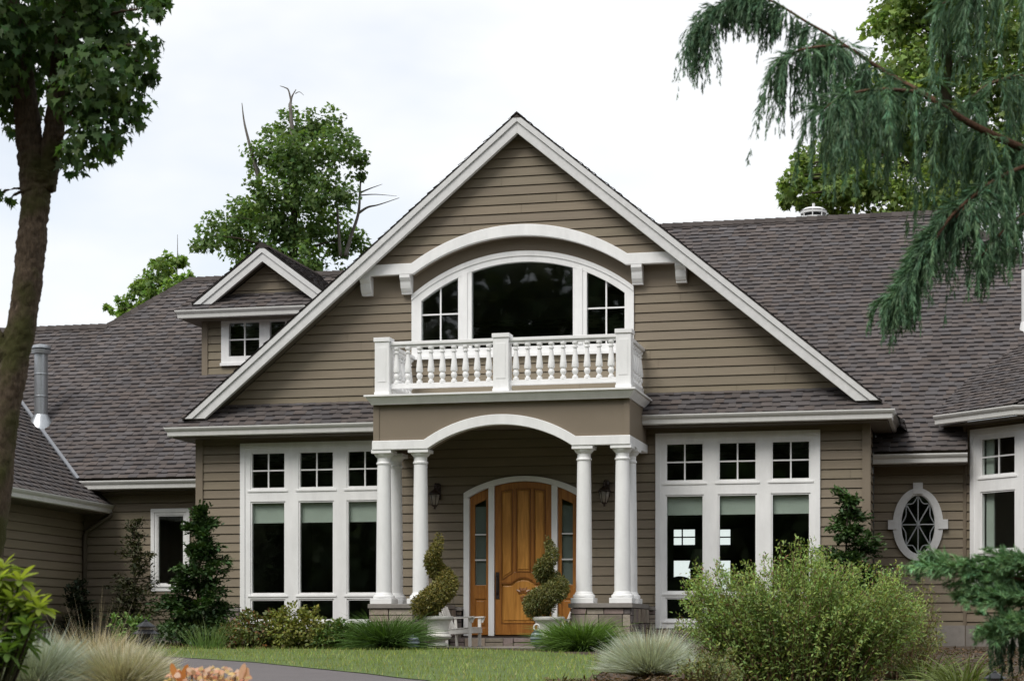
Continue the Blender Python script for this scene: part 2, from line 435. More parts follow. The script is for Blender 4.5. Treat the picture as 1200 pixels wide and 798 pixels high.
def ridge_caps(mb, p0, p1, wd=0.15, pitch=0.8, seed=5, step=0.2):
    p0 = Vector(p0); p1 = Vector(p1); d = p1 - p0; n = max(1, int(d.length / step)); rnd = random.Random(seed); dn = d.normalized()
    sdv = dn.cross(Vector((0, 0, 1))).normalized()
    for i in range(n):
        a = p0 + d * (i / n); b = p0 + d * ((i + 1.25) / n); q = rnd.uniform(0.75, 1.2); c = (0.07 * q, 0.06 * q, 0.056 * q)
        h0, h1 = 0.05, 0.03
        vs = []
        for p, h in ((a, h0), (b, h1)):
            vs += [tuple(p + sdv * wd + Vector((0, 0, h - wd * pitch))), tuple(p + Vector((0, 0, h))), tuple(p - sdv * wd + Vector((0, 0, h - wd * pitch))),
                   tuple(p - sdv * wd + Vector((0, 0, h - 0.02 - wd * pitch))), tuple(p + sdv * wd + Vector((0, 0, h - 0.02 - wd * pitch)))]
        mb.add(vs, [(0, 1, 6, 5), (1, 2, 7, 6), (0, 4, 3, 2, 1), (5, 6, 7, 8, 9), (2, 3, 8, 7), (4, 0, 5, 9)], c)

def stones(mb, x0, x1, z0, z1, y, seed=1, tone=1.0):
    rnd = random.Random(seed); z = z0
    pal = [(0.25, 0.205, 0.165), (0.17, 0.145, 0.135), (0.30, 0.25, 0.20), (0.20, 0.16, 0.15), (0.34, 0.295, 0.245), (0.15, 0.13, 0.125), (0.23, 0.20, 0.16), (0.27, 0.21, 0.19)]
    mb.box(x0 + 0.004, x1 - 0.004, y, y + 0.05, z0, z1, (0.07, 0.064, 0.06))
    while z < z1 - 0.02:
        h = min(rnd.uniform(0.08, 0.22), z1 - z)
        if z1 - z - h < 0.06: h = z1 - z
        x = x0
        while x < x1 - 0.01:
            wd = min(rnd.uniform(0.16, 0.5), x1 - x)
            if x1 - x - wd < 0.09: wd = x1 - x
            c = rnd.choice(pal); q = rnd.uniform(0.85, 1.15) * tone; yy = y - rnd.uniform(0.012, 0.04)
            g = 0.006
            split = h > 0.14 and rnd.random() < 0.35
            for (a, b) in ([(z, z + h / 2), (z + h / 2, z + h)] if split else [(z, z + h)]):
                qq = q * rnd.uniform(0.9, 1.1)
                mb.box(x + g, x + wd - g, yy + rnd.uniform(-.006, .006), y + 0.01, a + g, b - g, (c[0] * qq, c[1] * qq, c[2] * qq))
            x += wd
        z += h

def arc(cx, half, zc, rise):
    R = (half * half + rise * rise) / (2 * rise)
    return lambda x: zc + math.sqrt(max(0.0, R * R - (x - cx) ** 2)) - (R - rise)
def arc_half(cx, half, zc, rise):
    R = (half * half + rise * rise) / (2 * rise)
    return lambda z: math.sqrt(max(0.0, R * R - (z - zc + R - rise) ** 2))

def band_xs(mb, xs, zt, zb, y0, y1, col=None):
    vs = []; fs = []; n = len(xs) - 1
    for x in xs:
        a, b = zt(x), zb(x); vs += [(x, y0, b), (x, y0, a), (x, y1, a), (x, y1, b)]
    for i in range(n):
        p, q = 4 * i, 4 * i + 4
        fs += [(p, q, q + 1, p + 1), (p + 1, q + 1, q + 2, p + 2), (p + 2, q + 2, q + 3, p + 3), (p + 3, q + 3, q, p)]
    fs += [(0, 1, 2, 3), (4 * n + 3, 4 * n + 2, 4 * n + 1, 4 * n)]
    mb.add(vs, fs, col)

def lin(a, b, n): return [a + (b - a) * i / n for i in range(n + 1)]

GUT = [(0, -0.17), (0.055, -0.17), (0.07, -0.155), (0.075, -0.085), (0.105, -0.05), (0.12, -0.022), (0.12, 0.0), (0.10, 0.003), (0.0, -0.02)]

def grid_window(parent, outer, cols, rows, M=None, cross_rows=(), shade=None, name='window', mat=None, casing=0.09, small_last=False):
    """white window: casing, sashes and mullions as the part; every pane, grille and shade a sub-part"""
    x0, x1, z0, z1 = outer; mat = mat or M_TRIM
    f = MB(M)
    rows = sorted(rows)
    xs = [x0] + [t for c in cols for t in c] + [x1]
    for i in range(0, len(xs), 2): f.box(xs[i], xs[i + 1], -0.035, 0.07, z0, z1)
    for (a, b) in cols:
        zz = [z0] + [t for r in rows for t in r] + [z1]
        for i in range(0, len(zz), 2): f.box(a, b, -0.034, 0.07, zz[i], zz[i + 1])
    # raised outer casing and sash beads
    f.box(x0 - 0.002, x0 + casing, -0.055, -0.034, z0 - 0.002, z1 - casing); f.box(x1 - casing, x1 + 0.002, -0.055, -0.034, z0 - 0.002, z1 - casing)
    f.box(x0 - 0.002, x1 + 0.002, -0.055, -0.034, z1 - casing, z1 + 0.002)
    for ci, (a, b) in enumerate(cols):
        for ri, (c, d) in enumerate(rows):
            t = 0.028
            f.box(a, a + t, -0.018, 0.05, c, d); f.box(b - t, b, -0.018, 0.05, c, d)
            f.box(a + t, b - t, -0.018, 0.05, c, c + t); f.box(a + t, b - t, -0.018, 0.05, d - t, d)
            s = 0.05
            f.box(a - s, b + s, -0.05, -0.034, c - 0.05, c - 0.02)
    wo = f.build(name, mat, parent)
    for ci, (a, b) in enumerate(cols):
        for ri, (c, d) in enumerate(rows):
            p = MB(M); p.box(a - 0.005, b + 0.005, 0.022, 0.030, c - 0.005, d + 0.005); p.build('pane', M_GLASS, wo)
            if ri in cross_rows:
                g = MB(M); xm = (a + b) / 2; zm = (c + d) / 2; t = 0.013
                g.box(xm - t, xm + t, 0.0, 0.02, c + 0.028, d - 0.028)
                g.box(a + 0.028, xm - t, 0.0, 0.02, zm - t, zm + t); g.box(xm + t, b - 0.028, 0.0, 0.02, zm - t, zm + t)
                g.build('grille', mat, wo)
            if shade and ri == shade[0]:
                s = MB(M); s.box(a - 0.02, b + 0.02, 0.075, 0.08, d - shade[1] - random.uniform(-0.01, 0.03), d + 0.03)
                s.box(a - 0.02, b + 0.02, 0.07, 0.086, d - shade[1] - 0.035, d - shade[1] - 0.005); s.build('roller_shade', M_SHADE, wo)
    return wo

def room(name, x0, x1, y0, y1, z0, z1, M=None, back_holes=(), parent=None):
    m = MB(M)
    m.quad((x0, y0, z0), (x1, y0, z0), (x1, y1, z0), (x0, y1, z0)); m.quad((x0, y0, z1), (x0, y1, z1), (x1, y1, z1), (x1, y0, z1))
    m.quad((x0, y0, z0), (x0, y1, z0), (x0, y1, z1), (x0, y0, z1)); m.quad((x1, y0, z0), (x1, y0, z1), (x1, y1, z1), (x1, y1, z0))
    xs = sorted({x0, x1} | {t for h in back_holes for t in h[:2]}); zs = sorted({z0, z1} | {t for h in back_holes for t in h[2:4]})
    for a, b in zip(xs[:-1], xs[1:]):
        for c, d in zip(zs[:-1], zs[1:]):
            if any(h[0] <= (a + b) / 2 <= h[1] and h[2] <= (c + d) / 2 <= h[3] for h in back_holes): continue
            m.quad((a, y1, c), (b, y1, c), (b, y1, d), (a, y1, d))
    return m.build(name, M_DARK, parent, fix=False)

# ------------------------------------------------------------------ THE HOUSE
random.seed(11)
CX = 0.2; SL = 0.83
H = empty('house', (0, 0, -0.3))
tag(H, 'large taupe clapboard house with white trim, steep front gable and arched balcony window', 'house')
def hb(mb, name, mat, **k): return mb.build(name, mat, H, **k)

# --- walls
rake_in = lambda z, t=8.9: (t - z) / SL
dz_ = arc_half(CX, 1.05, 2.48, 0.26)
mb = MB()
dhole = (-0.2, 2.735, lambda z: CX - (1.05 if z < 2.48 else dz_(z)), lambda z: CX + (1.05 if z < 2.48 else dz_(z)))
siding(mb, lambda z: -5.96, lambda z: 6.24, 0.44, 3.62,
       [(0.10, 3.44, lambda z: -5.14, lambda z: -2.30), dhole, (0.10, 3.44, lambda z: 2.67, lambda z: 5.45)],
       extra=lin(2.48, 2.735, 10), seed=2)
hb(mb, 'clapboard_wall', M_SIDING)
mb = MB(); ah = arc_half(0.18, 2.0, 6.07, 0.70)
siding(mb, lambda z: CX - rake_in(z), lambda z: CX + rake_in(z), 4.02, 6.09, [(5.0, 6.09, lambda z: 0.18 - 2.0, lambda z: 0.18 + 2.0)], seed=4, zoff=0.03)
hb(mb, 'clapboard_wall', M_SIDING)
mb = MB(); uo = arc_half(0.17, 1.96, 6.64, 0.62)
siding(mb, lambda z: CX - rake_in(z), lambda z: CX + rake_in(z), 6.56, 8.85, [(6.56, 7.24, lambda z: 0.17 - uo(max(z, 6.64)), lambda z: 0.17 + uo(max(z, 6.64)))], extra=lin(6.64, 7.24, 16), y=-0.2, seed=6, zoff=0.05)
hb(mb, 'clapboard_wall', M_SIDING)
# smooth panel round the arched window
mb = MB(); wa = arc(0.18, 2.0, 6.07, 0.70)
xs = sorted(set(lin(-3.3, 3.7, 70) + [-1.82, 2.18]))
band_xs(mb, xs, lambda x: max(6.10, min(7.3, 8.9 - SL * abs(x - CX))), lambda x: wa(x) if -1.82 < x < 2.18 else 6.09, -0.018, 0.03)
hb(mb, 'smooth_panel', M_PANEL)
# soffit under the projecting top of the gable, then the white eyebrow band and its brackets
bt = lambda x: (arc(0.17, 1.98, 6.65, 0.61)(x) if abs(x - 0.17) < 1.98 else 6.65)
bb = lambda x: (arc(0.17, 1.95, 6.455, 0.60)(x) if abs(x - 0.17) < 1.95 else 6.455)
bxs = sorted(set([-2.72, -1.95 + 0.17, -1.98 + 0.17, 1.95 + 0.17, 1.98 + 0.17, 3.12] + lin(-1.78, 2.12, 60)))
mb = MB(); band_xs(mb, bxs, lambda x: bt(x) - 0.02, lambda x: bb(x) + 0.01, -0.17, -0.005); hb(mb, 'soffit', M_PANEL)
mb = MB(); band_xs(mb, bxs, bt, bb, -0.275, -0.17); o = hb(mb, 'eyebrow_trim', M_TRIM, bevel=0.008)
for bx in (-2.70, -1.94, 2.31, 3.09):
    mb = MB(); w_ = 0.095
    prof = [(0.0, 6.46), (-0.27, 6.46), (-0.27, 6.40), (-0.25, 6.37), (-0.215, 6.33), (-0.205, 6.28), (-0.185, 6.22), (-0.15, 6.17), (-0.12, 6.15), (-0.12, 6.125), (0.0, 6.125)]
    vs = [(bx - w_, y, z) for y, z in prof] + [(bx + w_, y, z) for y, z in prof]; n = len(prof)
    mb.add(vs, [tuple(range(n)), tuple(range(2 * n - 1, n - 1, -1))] + [(i, i + n, (i + 1) % n + n, (i + 1) % n) for i in range(n)])
    hb(mb, 'bracket', M_TRIM)
# corner boards
def corner(x, y, z0, z1, wd=0.11, side=1):
    mb = MB(); mb.box(x if side > 0 else x - wd, x + wd if side > 0 else x, y - 0.045, y + 0.02, z0, z1)
    mb.box(x - 0.03 if side > 0 else x, x if side > 0 else x + 0.03, y - 0.045, y + wd, z0, z1); hb(mb, 'corner_board', M_PANEL)
corner(-6.05, 0, 0.44, 3.6, side=1); corner(6.33, 0, 0.44, 3.6, side=-1)
# return walls of the projecting front
for xx, sgn in ((-6.03, -1), (6.31, 1)):
    M = Matrix.Translation((xx, 0, 0)) @ Matrix.Rotation(math.radians(90 if sgn > 0 else -90), 4, 'Z')
    mb = MB(M)
    if sgn > 0: siding(mb, lambda z: 0.11, lambda z: 1.79, 0.40, 3.6, seed=8)
    else: siding(mb, lambda z: -1.79, lambda z: -0.11, 0.40, 3.6, seed=9)
    hb(mb, 'clapboard_wall', M_SIDING)
# recess walls left and right
mb = MB(); siding(mb, lambda z: -9.3, lambda z: -6.06, 0.1, 3.05, [(0.86, 2.36, lambda z: -7.72, lambda z: -7.0)], y=1.8, seed=12, zoff=0.07); hb(mb, 'clapboard_wall', M_SIDING)
mb = MB()
oh = lambda z: 0.40 * math.sqrt(max(0, 1 - ((z - 1.92) / 0.62) ** 2))
siding(mb, lambda z: 6.34, lambda z: 7.97, 0.1, 3.25, [(1.30, 2.54, lambda z: 7.12 - oh(z), lambda z: 7.12 + oh(z))], extra=lin(1.30, 2.54, 24), y=1.8, seed=13, zoff=0.02); hb(mb, 'clapboard_wall', M_SIDING)
# left wing wall running towards the street
MW = Matrix.Translation((-9.25, 1.8, 0)) @ Matrix.Rotation(math.radians(94.43), 4, 'Z')
mb = MB(MW); siding(mb, lambda z: -9.5, lambda z: -0.02, 0.28, 2.62, y=0.0, seed=14, zoff=0.03); hb(mb, 'clapboard_wall', M_SIDING)
mb = MB(MW); mb.box(-9.5, 0, -0.06, 0.1, 0.20, 0.28); mb.box(-9.5, 0, -0.02, 0.1, -0.6, 0.20); hb(mb, 'water_table', M_SHADOWTAN)
for a, b in ((-9.2, -6.05), (6.33, 7.95)): mb = MB(); mb.box(a, b, 1.75, 1.9, -0.6, 0.1); hb(mb, 'foundation', M_CAP)
# street end of the wing
ME = MW @ Matrix.Translation((-9.4, 6.75, 0)) @ Matrix.Rotation(math.radians(-90), 4, 'Z')
mb = MB(ME); siding(mb, lambda z: max(0.0, 6.75 - (3.37 + (5.75 - z) / 0.786)), lambda z: min(6.75, 6.75 - ((z - 2.45) / 0.833 - 0.62)), -0.5, 5.72, seed=17); hb(mb, 'clapboard_wall', M_SIDING)
mb = MB(MW); mb.box(-9.38, 3.0, 6.7, 6.8, -0.6, 3.1); hb(mb, 'far_wall', M_PANEL)
# right bay
MBY = Matrix.Translation((7.95, 1.8, 0)) @ Matrix.Rotation(math.radians(-45), 4, 'Z')
mb = MB(MBY); siding(mb, lambda z: 0.04, lambda z: 1.40, 0.1, 3.75, [(0.55, 3.50, lambda z: 0.24, lambda z: 1.36)], seed=15); hb(mb, 'clapboard_wall', M_SIDING)
mb = MB(MBY); mb.box(-0.02, 0.055, -0.04, 0.04, -0.3, 3.74); hb(mb, 'corner_board', M_PANEL)
BX, BY = 7.95 + 1.45 * 0.7071, 1.8 - 1.45 * 0.7071
mb = MB(Matrix.Translation((BX, BY, 0))); siding(mb, lambda z: 0.05, lambda z: 4.0, 0.1, 3.75, [(0.55, 3.50, lambda z: 0.2, lambda z: 2.6)], seed=16); hb(mb, 'clapboard_wall', M_SIDING)
mb = MB(MBY); mb.box(0.0, 1.45, -0.04, 0.1, -0.6, 0.1); hb(mb, 'foundation', M_CAP)

# --- stone base
for a, b, zt_, sd_ in ((-6.04, -5.20, 0.36, 21), (-5.20, -2.10, 0.03, 22), (-2.0, -0.92, 0.36, 23), (1.32, 2.62, 0.36, 24), (2.62, 5.5, 0.03, 25), (5.5, 6.32, 0.36, 26)):
    mb = MB(); stones(mb, a, b, -0.35, zt_, -0.07, sd_); hb(mb, 'stone_base', M_STONE, bevel=0.006)
for a, b in ((-6.08, -5.20), (-2.24, -0.90), (1.31, 2.61), (5.51, 6.36)):
    mb = MB(); mb.box(a, b, -0.135, 0.0, 0.365, 0.43); hb(mb, 'stone_cap', M_CAP, bevel=0.008)

# --- eaves of the lower front: gutters, fascias, soffits, skirt roof
for path, sof in (([(-6.38, 1.9), (-6.38, -0.43), (-2.05, -0.43)], (-6.37, -2.05)), ([(2.46, -0.43), (6.67, -0.43), (6.67, 1.9)], (2.46, 6.66))):
    mb = MB(); mb.sweep(GUT, path, 3.765); hb(mb, 'gutter', M_GUTTER)
    mb = MB(); mb.box(sof[0], sof[1], -0.425, 0.02, 3.57, 3.60)
    x = sof[0] if sof[0] < -3 else sof[1]
    mb.box(min(x, -6.06 if x < 0 else 6.34), max(x, -6.06 if x < 0 else 6.34), 0.02, 1.9, 3.57, 3.60)
    hb(mb, 'soffit', M_SHADOWTAN)
def sl(h, r): q = math.hypot(1, SL); return (r / q, h / q)
cs, sn = 1 / math.hypot(1, SL), SL / math.hypot(1, SL)
Ls = 0.56 / cs
for k_, pl_ in enumerate(([(-6.49, 0), (-2.04, 0), (-2.04, Ls), (-5.9, Ls)], [(2.45, 0), (6.78, 0), (6.2, Ls), (2.45, Ls)])):
    mb = MB(); shingles(mb, (0, -0.54, 3.765), (1, 0, 0), (0, cs, sn), [pl_], seed=31 + k_ * 7); hb(mb, 'skirt_roof', M_ROOF, fix=False)

# --- main gable roof
mb = MB()
top = 9.188
for sgn in (-1, 1):
    if sgn < 0: O = (CX - 6.72, 0, top - SL * 6.72); u = (0, -1, 0); v = (cs, 0, sn)
    else: O = (CX + 6.72, 0, top - SL * 6.72); u = (0, 1, 0); v = (-cs, 0, sn)
    full = 6.72 / cs; cut = 0.36 / cs
    k = -1 if sgn < 0 else 1
    P1 = [(k * -0.5, cut), (k * 8.4, cut), (k * 8.4, full), (k * -0.5, full)]; P2 = [(k * 0.02, 0), (k * 8.4, 0), (k * 8.4, cut), (k * 0.02, cut)]
    if sgn < 0: P1 = P1[::-1]; P2 = P2[::-1]
    shingles(mb, O, u, v, [P1, P2], seed=33 + sgn)
for sgn in (-1, 1):
    X = lambda t: CX + sgn * t
    mb.add([(CX, -0.49, top), (X(6.36), -0.49, top - SL * 6.36), (X(6.36), 8.4, top - SL * 6.36), (CX, 8.4, top),
            (CX, -0.49, top - 0.022), (X(6.36), -0.49, top - SL * 6.36 - 0.022), (X(6.36), 8.4, top - SL * 6.36 - 0.022), (CX, 8.4, top - 0.022)],
           [(0, 1, 2, 3), (4, 7, 6, 5), (0, 4, 5, 1), (1, 5, 6, 2), (2, 6, 7, 3), (3, 7, 4, 0)], (0.04, 0.036, 0.034))
gr = hb(mb, 'gable_roof', M_ROOF, fix=False)
mb = MB(); ridge_caps(mb, (CX, -0.49, top - 0.02), (CX, 8.4, top - 0.02), wd=0.11, pitch=0.83, seed=7); mb.build('ridge_cap', M_ROOF, gr, fix=False)
for sgn in (-1, 1):
    X = lambda t: CX + sgn * t
    zc = 3.92
    q = lambda zt: (zt - zc) / SL
    mb = MB()
    mb.prism([(X(q(9.18)), zc), (X(q(9.04) + 0.0), zc), (CX, 9.04), (CX, 9.18)][::(1 if sgn < 0 else -1)], -0.485, -0.36)
    mb.prism([(X(q(9.04)), zc + 0.0), (X(q(8.84)), zc), (CX, 8.84), (CX, 9.04)][::(1 if sgn < 0 else -1)], -0.455, -0.36)
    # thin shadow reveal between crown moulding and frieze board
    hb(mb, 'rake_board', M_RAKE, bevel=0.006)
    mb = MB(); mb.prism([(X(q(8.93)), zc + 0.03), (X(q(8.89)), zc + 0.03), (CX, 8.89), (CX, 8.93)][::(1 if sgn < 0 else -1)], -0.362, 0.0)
    hb(mb, 'soffit', M_SHADOWTAN)

# --- main roofs left and right
cm, sm = 1 / math.hypot(1, 0.833), 0.833 / math.hypot(1, 0.833)
def Yv(Y): return (Y - 1.32) / cm
mb = MB()
shingles(mb, (0, 1.32, 3.005), (1, 0, 0), (0, cm, sm), [[(-17, 0), (-10.67, 0), (-10.67, Yv(5.88)), (-17, Yv(5.88))], [(-10.67, 0), (-9.34, 0), (-9.34, Yv(7.37)), (-10.67, Yv(5.88))], [(-9.34, 0), (0.2, 0), (0.2, Yv(7.37)), (-9.34, Yv(7.37))]], seed=41)
zl = lambda Y: 2.95 + 0.833 * (Y - 1.25)
mb.quad((-17, 5.88, zl(5.88)), (-10.67, 5.88, zl(5.88)), (-10.67, 12.4, 3.0), (-17, 12.4, 3.0), (0.07, 0.06, 0.055))
mb.quad((-9.34, 7.37, zl(7.37)), (0.2, 7.37, zl(7.37)), (0.2, 12.4, 3.8), (-9.34, 12.4, 3.8), (0.07, 0.06, 0.055))
mb.quad((-10.67, 5.88, zl(5.88)), (-9.34, 7.37, zl(7.37)), (-9.34, 12.4, 3.8), (-10.67, 12.4, 3.0), (0.07, 0.06, 0.055))
mr = hb(mb, 'main_roof', M_ROOF, fix=False)
mb = MB(); ridge_caps(mb, (-17, 5.88, zl(5.88)), (-10.67, 5.88, zl(5.88)), seed=8); ridge_caps(mb, (-10.67, 5.88, zl(5.88)), (-9.34, 7.37, zl(7.37)), seed=9); ridge_caps(mb, (-9.34, 7.37, zl(7.37)), (0, 7.37, zl(7.37)), seed=10)
mb.build('ridge_cap', M_ROOF, mr, fix=False)
mb = MB()
shingles(mb, (0, 1.32, 3.205), (1, 0, 0), (0, cm, sm), [[(0.2, 0), (7.545, 0), (7.545, Yv(8.17)), (0.2, Yv(8.17))], [(7.545, 0), (7.99, 0), (7.99, Yv(7.725)), (7.545, Yv(8.17))], [(7.99, Yv(2.2)), (13.51, Yv(2.2)), (7.99, Yv(7.725))]], seed=43)
zr = lambda Y: 3.15 + 0.833 * (Y - 1.25)
mb.quad((0.2, 8.17, zr(8.17)), (7.545, 8.17, zr(8.17)), (11.8, 12.4, zr(8.17) - 0.833 * 4.23), (0.2, 12.4, zr(8.17) - 0.833 * 4.23), (0.07, 0.06, 0.055))
mb.quad((7.545, 8.17, zr(8.17)), (14.395, 1.32, 3.2), (14.395, 12.4, 3.2), (11.8, 12.4, zr(8.17) - 0.833 * 4.23), (0.07, 0.06, 0.055))
mr = hb(mb, 'main_roof', M_ROOF, fix=False)
mb = MB(); ridge_caps(mb, (0.8, 8.17, zr(8.17)), (7.545, 8.17, zr(8.17)), seed=12, step=0.22); ridge_caps(mb, (7.545, 8.17, zr(8.17)), (14.3, 1.4, zr(1.4)), seed=13)
mb.build('ridge_cap', M_ROOF, mr, fix=False)
# eaves of the recesses
mb = MB(); mb.sweep(GUT, [(-9.48, 1.37), (-6.06, 1.37)], 2.955); hb(mb, 'gutter', M_GUTTER)
mb = MB(); mb.sweep(GUT, [(6.34, 1.37), (7.99, 1.37)], 3.155); hb(mb, 'gutter', M_GUTTER)
for a, b, c in ((-9.4, -6.06, 2.77), (6.34, 7.96, 2.97)): mb = MB(); mb.box(a, b, 1.38, 1.82, c, c + 0.03); hb(mb, 'soffit', M_SHADOWTAN)
# left wing roof
mb = MB(); OW = MW @ Vector((0, -0.62, 2.515)); uW = MW.to_3x3() @ Vector((1, 0, 0)); vW = MW.to_3x3() @ Vector((0, cm, sm))
shingles(mb, OW, uW, vW, [[(-9.5, 0), (0.08, 0), (5.6, 5.2), (-9.5, 5.2)]], seed=47)
pp = [MW @ Vector(p) for p in ((-9.5, 3.37, 2.515 + 3.99 * 0.833), (5, 3.37, 2.515 + 3.99 * 0.833), (5, 8, 2.2), (-9.5, 8, 2.2))]
mb.quad(*[tuple(p) for p in pp], (0.07, 0.06, 0.055))
wr = hb(mb, 'wing_roof', M_ROOF, fix=False)
mb = MB(MW); mb.sweep(GUT, [(-9.5, -0.55), (0.06, -0.55)], 2.51); hb(mb, 'gutter', M_GUTTER)
mb = MB(MW); mb.box(-9.5, 0.05, -0.54, 0.02, 2.32, 2.35); hb(mb, 'soffit', M_SHADOWTAN)
# valley flashing between wing roof and main roof
nW = uW.cross(vW); nW = nW if nW.z > 0 else -nW
def valley(z):
    # the line where both roof planes meet
    A = np.array([[0, -0.833, 1.0], [nW.x, nW.y, nW.z], [0, 0, 1.0]]); b = np.array([2.95 - 0.833 * 1.25, nW.dot(OW), z]); return Vector(np.linalg.solve(A, b))
va, vb = valley(2.98), valley(5.2)
mb = MB(); dv = (vb - va).normalized()
for nn in (Vector((0, -0.64, 0.768)), nW):
    sd_ = nn.cross(dv).normalized()
    if (nn is nW) == (sd_.y > 0) and False: pass
    sd_ = -sd_ if ((sd_.x > 0) if nn is nW else (sd_.x < 0)) and False else sd_
    for s in (-1, 1):
        a, b = va + nn * 0.034, vb + nn * 0.034
        mb.quad(tuple(a), tuple(b), tuple(b + sd_ * 0.07 * s), tuple(a + sd_ * 0.07 * s))
mb.build('valley_flashing', M_FLASH, wr, fix=False)
# downspout in the corner
mb = MB(); pts = [MW @ Vector(p) for p in ((-0.10, -0.60, 2.36), (-0.10, -0.60, 2.30), (-0.14, -0.12, 2.0), (-0.14, -0.075, 1.9), (-0.14, -0.075, -0.2))]
mb.tube(pts, 0.042, 8); hb(mb, 'downspout', M_SHADOWTAN, smooth=True)
# right bay eaves and roof
e0 = (7.95 - 0.43 * 0.7071 - 0.25 * 0.7071, 1.8 - 0.43 * 0.7071 + 0.25 * 0.7071)
mit = (BX - 0.414 * 0.43, BY - 0.43)
mb = MB(); mb.sweep(GUT, [e0, mit, (BX + 4, BY - 0.43)], 3.86); hb(mb, 'gutter', M_GUTTER)
mb = MB(); mb.add([(e0[0], e0[1], 3.67), (mit[0], mit[1], 3.67), (BX + 4, BY - 0.43, 3.67), (BX + 4, BY + 0.05, 3.67), (BX, BY + 0.05, 3.67), (8.0, 1.9, 3.67), (7.6, 1.9, 3.67)], [(0, 1, 2, 3, 4, 5, 6)])
hb(mb, 'soffit', M_SHADOWTAN)
mb = MB(); d_ = Vector((0.7071, -0.7071, 0)); md = 0.55; cd, sdn = 1 / math.hypot(1, md), md / math.hypot(1, md)
E0 = Vector((e0[0], e0[1], 3.87)) - Vector((0.085, 0.085, 0)); Ltot = (Vector((mit[0], mit[1], 0)) - Vector((e0[0], e0[1], 0))).length + 0.05
shingles(mb, E0, d_, (0.7071 * cd, 0.7071 * cd, sdn), [[(0.0, 0), (Ltot, 0), (Ltot + 1.7, 4.4), (-1.6, 4.4)]], seed=51)
shingles(mb, (mit[0], BY - 0.55, 3.87), (1, 0, 0), (0, cd, sdn), [[(0.02, 0), (5, 0), (5, 4.2), (1.75, 4.2)]], seed=52)
hb(mb, 'bay_roof', M_ROOF, fix=False)

# --- windows
rows = [(0.19, 0.59), (0.68, 2.40), (2.63, 3.32)]
grid_window(H, (-5.19, -2.26, 0.05, 3.485), [(-4.995, -4.305), (-4.05, -3.36), (-3.115, -2.43)], rows, cross_rows=(2,), shade=(1, 0.36))
grid_window(H, (2.62, 5.50, 0.05, 3.485), [(2.79, 3.478), (3.722, 4.407), (4.65, 5.335)], rows, cross_rows=(2,), shade=(1, 0.32))
ML = Matrix.Translation((0, 1.8, 0))
grid_window(H, (-7.78, -6.96, 0.79, 2.42), [(-7.66, -7.08)], [(0.92, 2.30)], M=ML, casing=0.07)
grid_window(H, (0.17, 1.45, 0.5, 3.59), [(0.40, 1.23)], [(0.62, 1.337), (1.425, 2.47), (2.74, 3.42)], M=MBY, cross_rows=(2,))
grid_window(H, (0.03, 2.75, 0.5, 3.59), [(0.28, 1.2), (1.5, 2.5)], [(0.62, 1.337), (1.425, 2.47), (2.74, 3.42)], M=Matrix.Translation((BX, BY, 0)), cross_rows=(2,))
# arched balcony window
oa = arc(0.18, 2.05, 6.105, 0.715); ia = arc(0.19, 1.875, 6.0, 0.632)
mb = MB()
xs = sorted(set(lin(-1.87, 2.23, 48) + [-1.685, 2.065]))
mb.box(-1.87, -1.685, -0.05, 0.07, 4.95, 6.0); mb.box(2.065, 2.23, -0.05, 0.07, 4.95, 6.0)
band_xs(mb, [x for x in xs], oa, lambda x: max(ia(x), 6.0) if -1.685 <= x <= 2.065 else 6.0, -0.05, 0.07)
band_xs(mb, [x for x in xs], lambda x: oa(x) + 0.004, lambda x: oa(x) - 0.085, -0.068, -0.048)
for a, b in ((-0.993, -0.74), (1.128, 1.381)):
    band_xs(mb, lin(a, b, 4), lambda x: ia(x) + 0.003, lambda x: 5.112, -0.045, 0.07); mb.box(a + 0.08, b - 0.08, -0.062, -0.044, 5.112, ia((a + b) / 2) + 0.03)
mb.box(-1.685, 2.065, -0.05, 0.07, 4.95, 5.11); mb.box(-1.92, 2.28, -0.09, -0.048, 4.93, 4.985)
aw = hb(mb, 'window', M_TRIM)
for a, b, mx in ((-1.685, -0.993, -1.333), (-0.74, 1.128, None), (1.381, 2.065, 1.726)):
    mb = MB(); band_xs(mb, lin(a - 0.004, b + 0.004, 16), lambda x: ia(max(-1.68, min(2.06, x))) + 0.01, lambda x: 5.10, 0.022, 0.03); mb.build('pane', M_GLASS, aw)
    if mx:
        mb = MB(); mb.box(mx - 0.014, mx + 0.014, 0.0, 0.02, 5.11, ia(mx)); mb.box(a, mx - 0.014, 0.0, 0.02, 5.737, 5.763); mb.box(mx + 0.014, b, 0.0, 0.02, 5.737, 5.763); mb.build('grille', M_TRIM, aw)
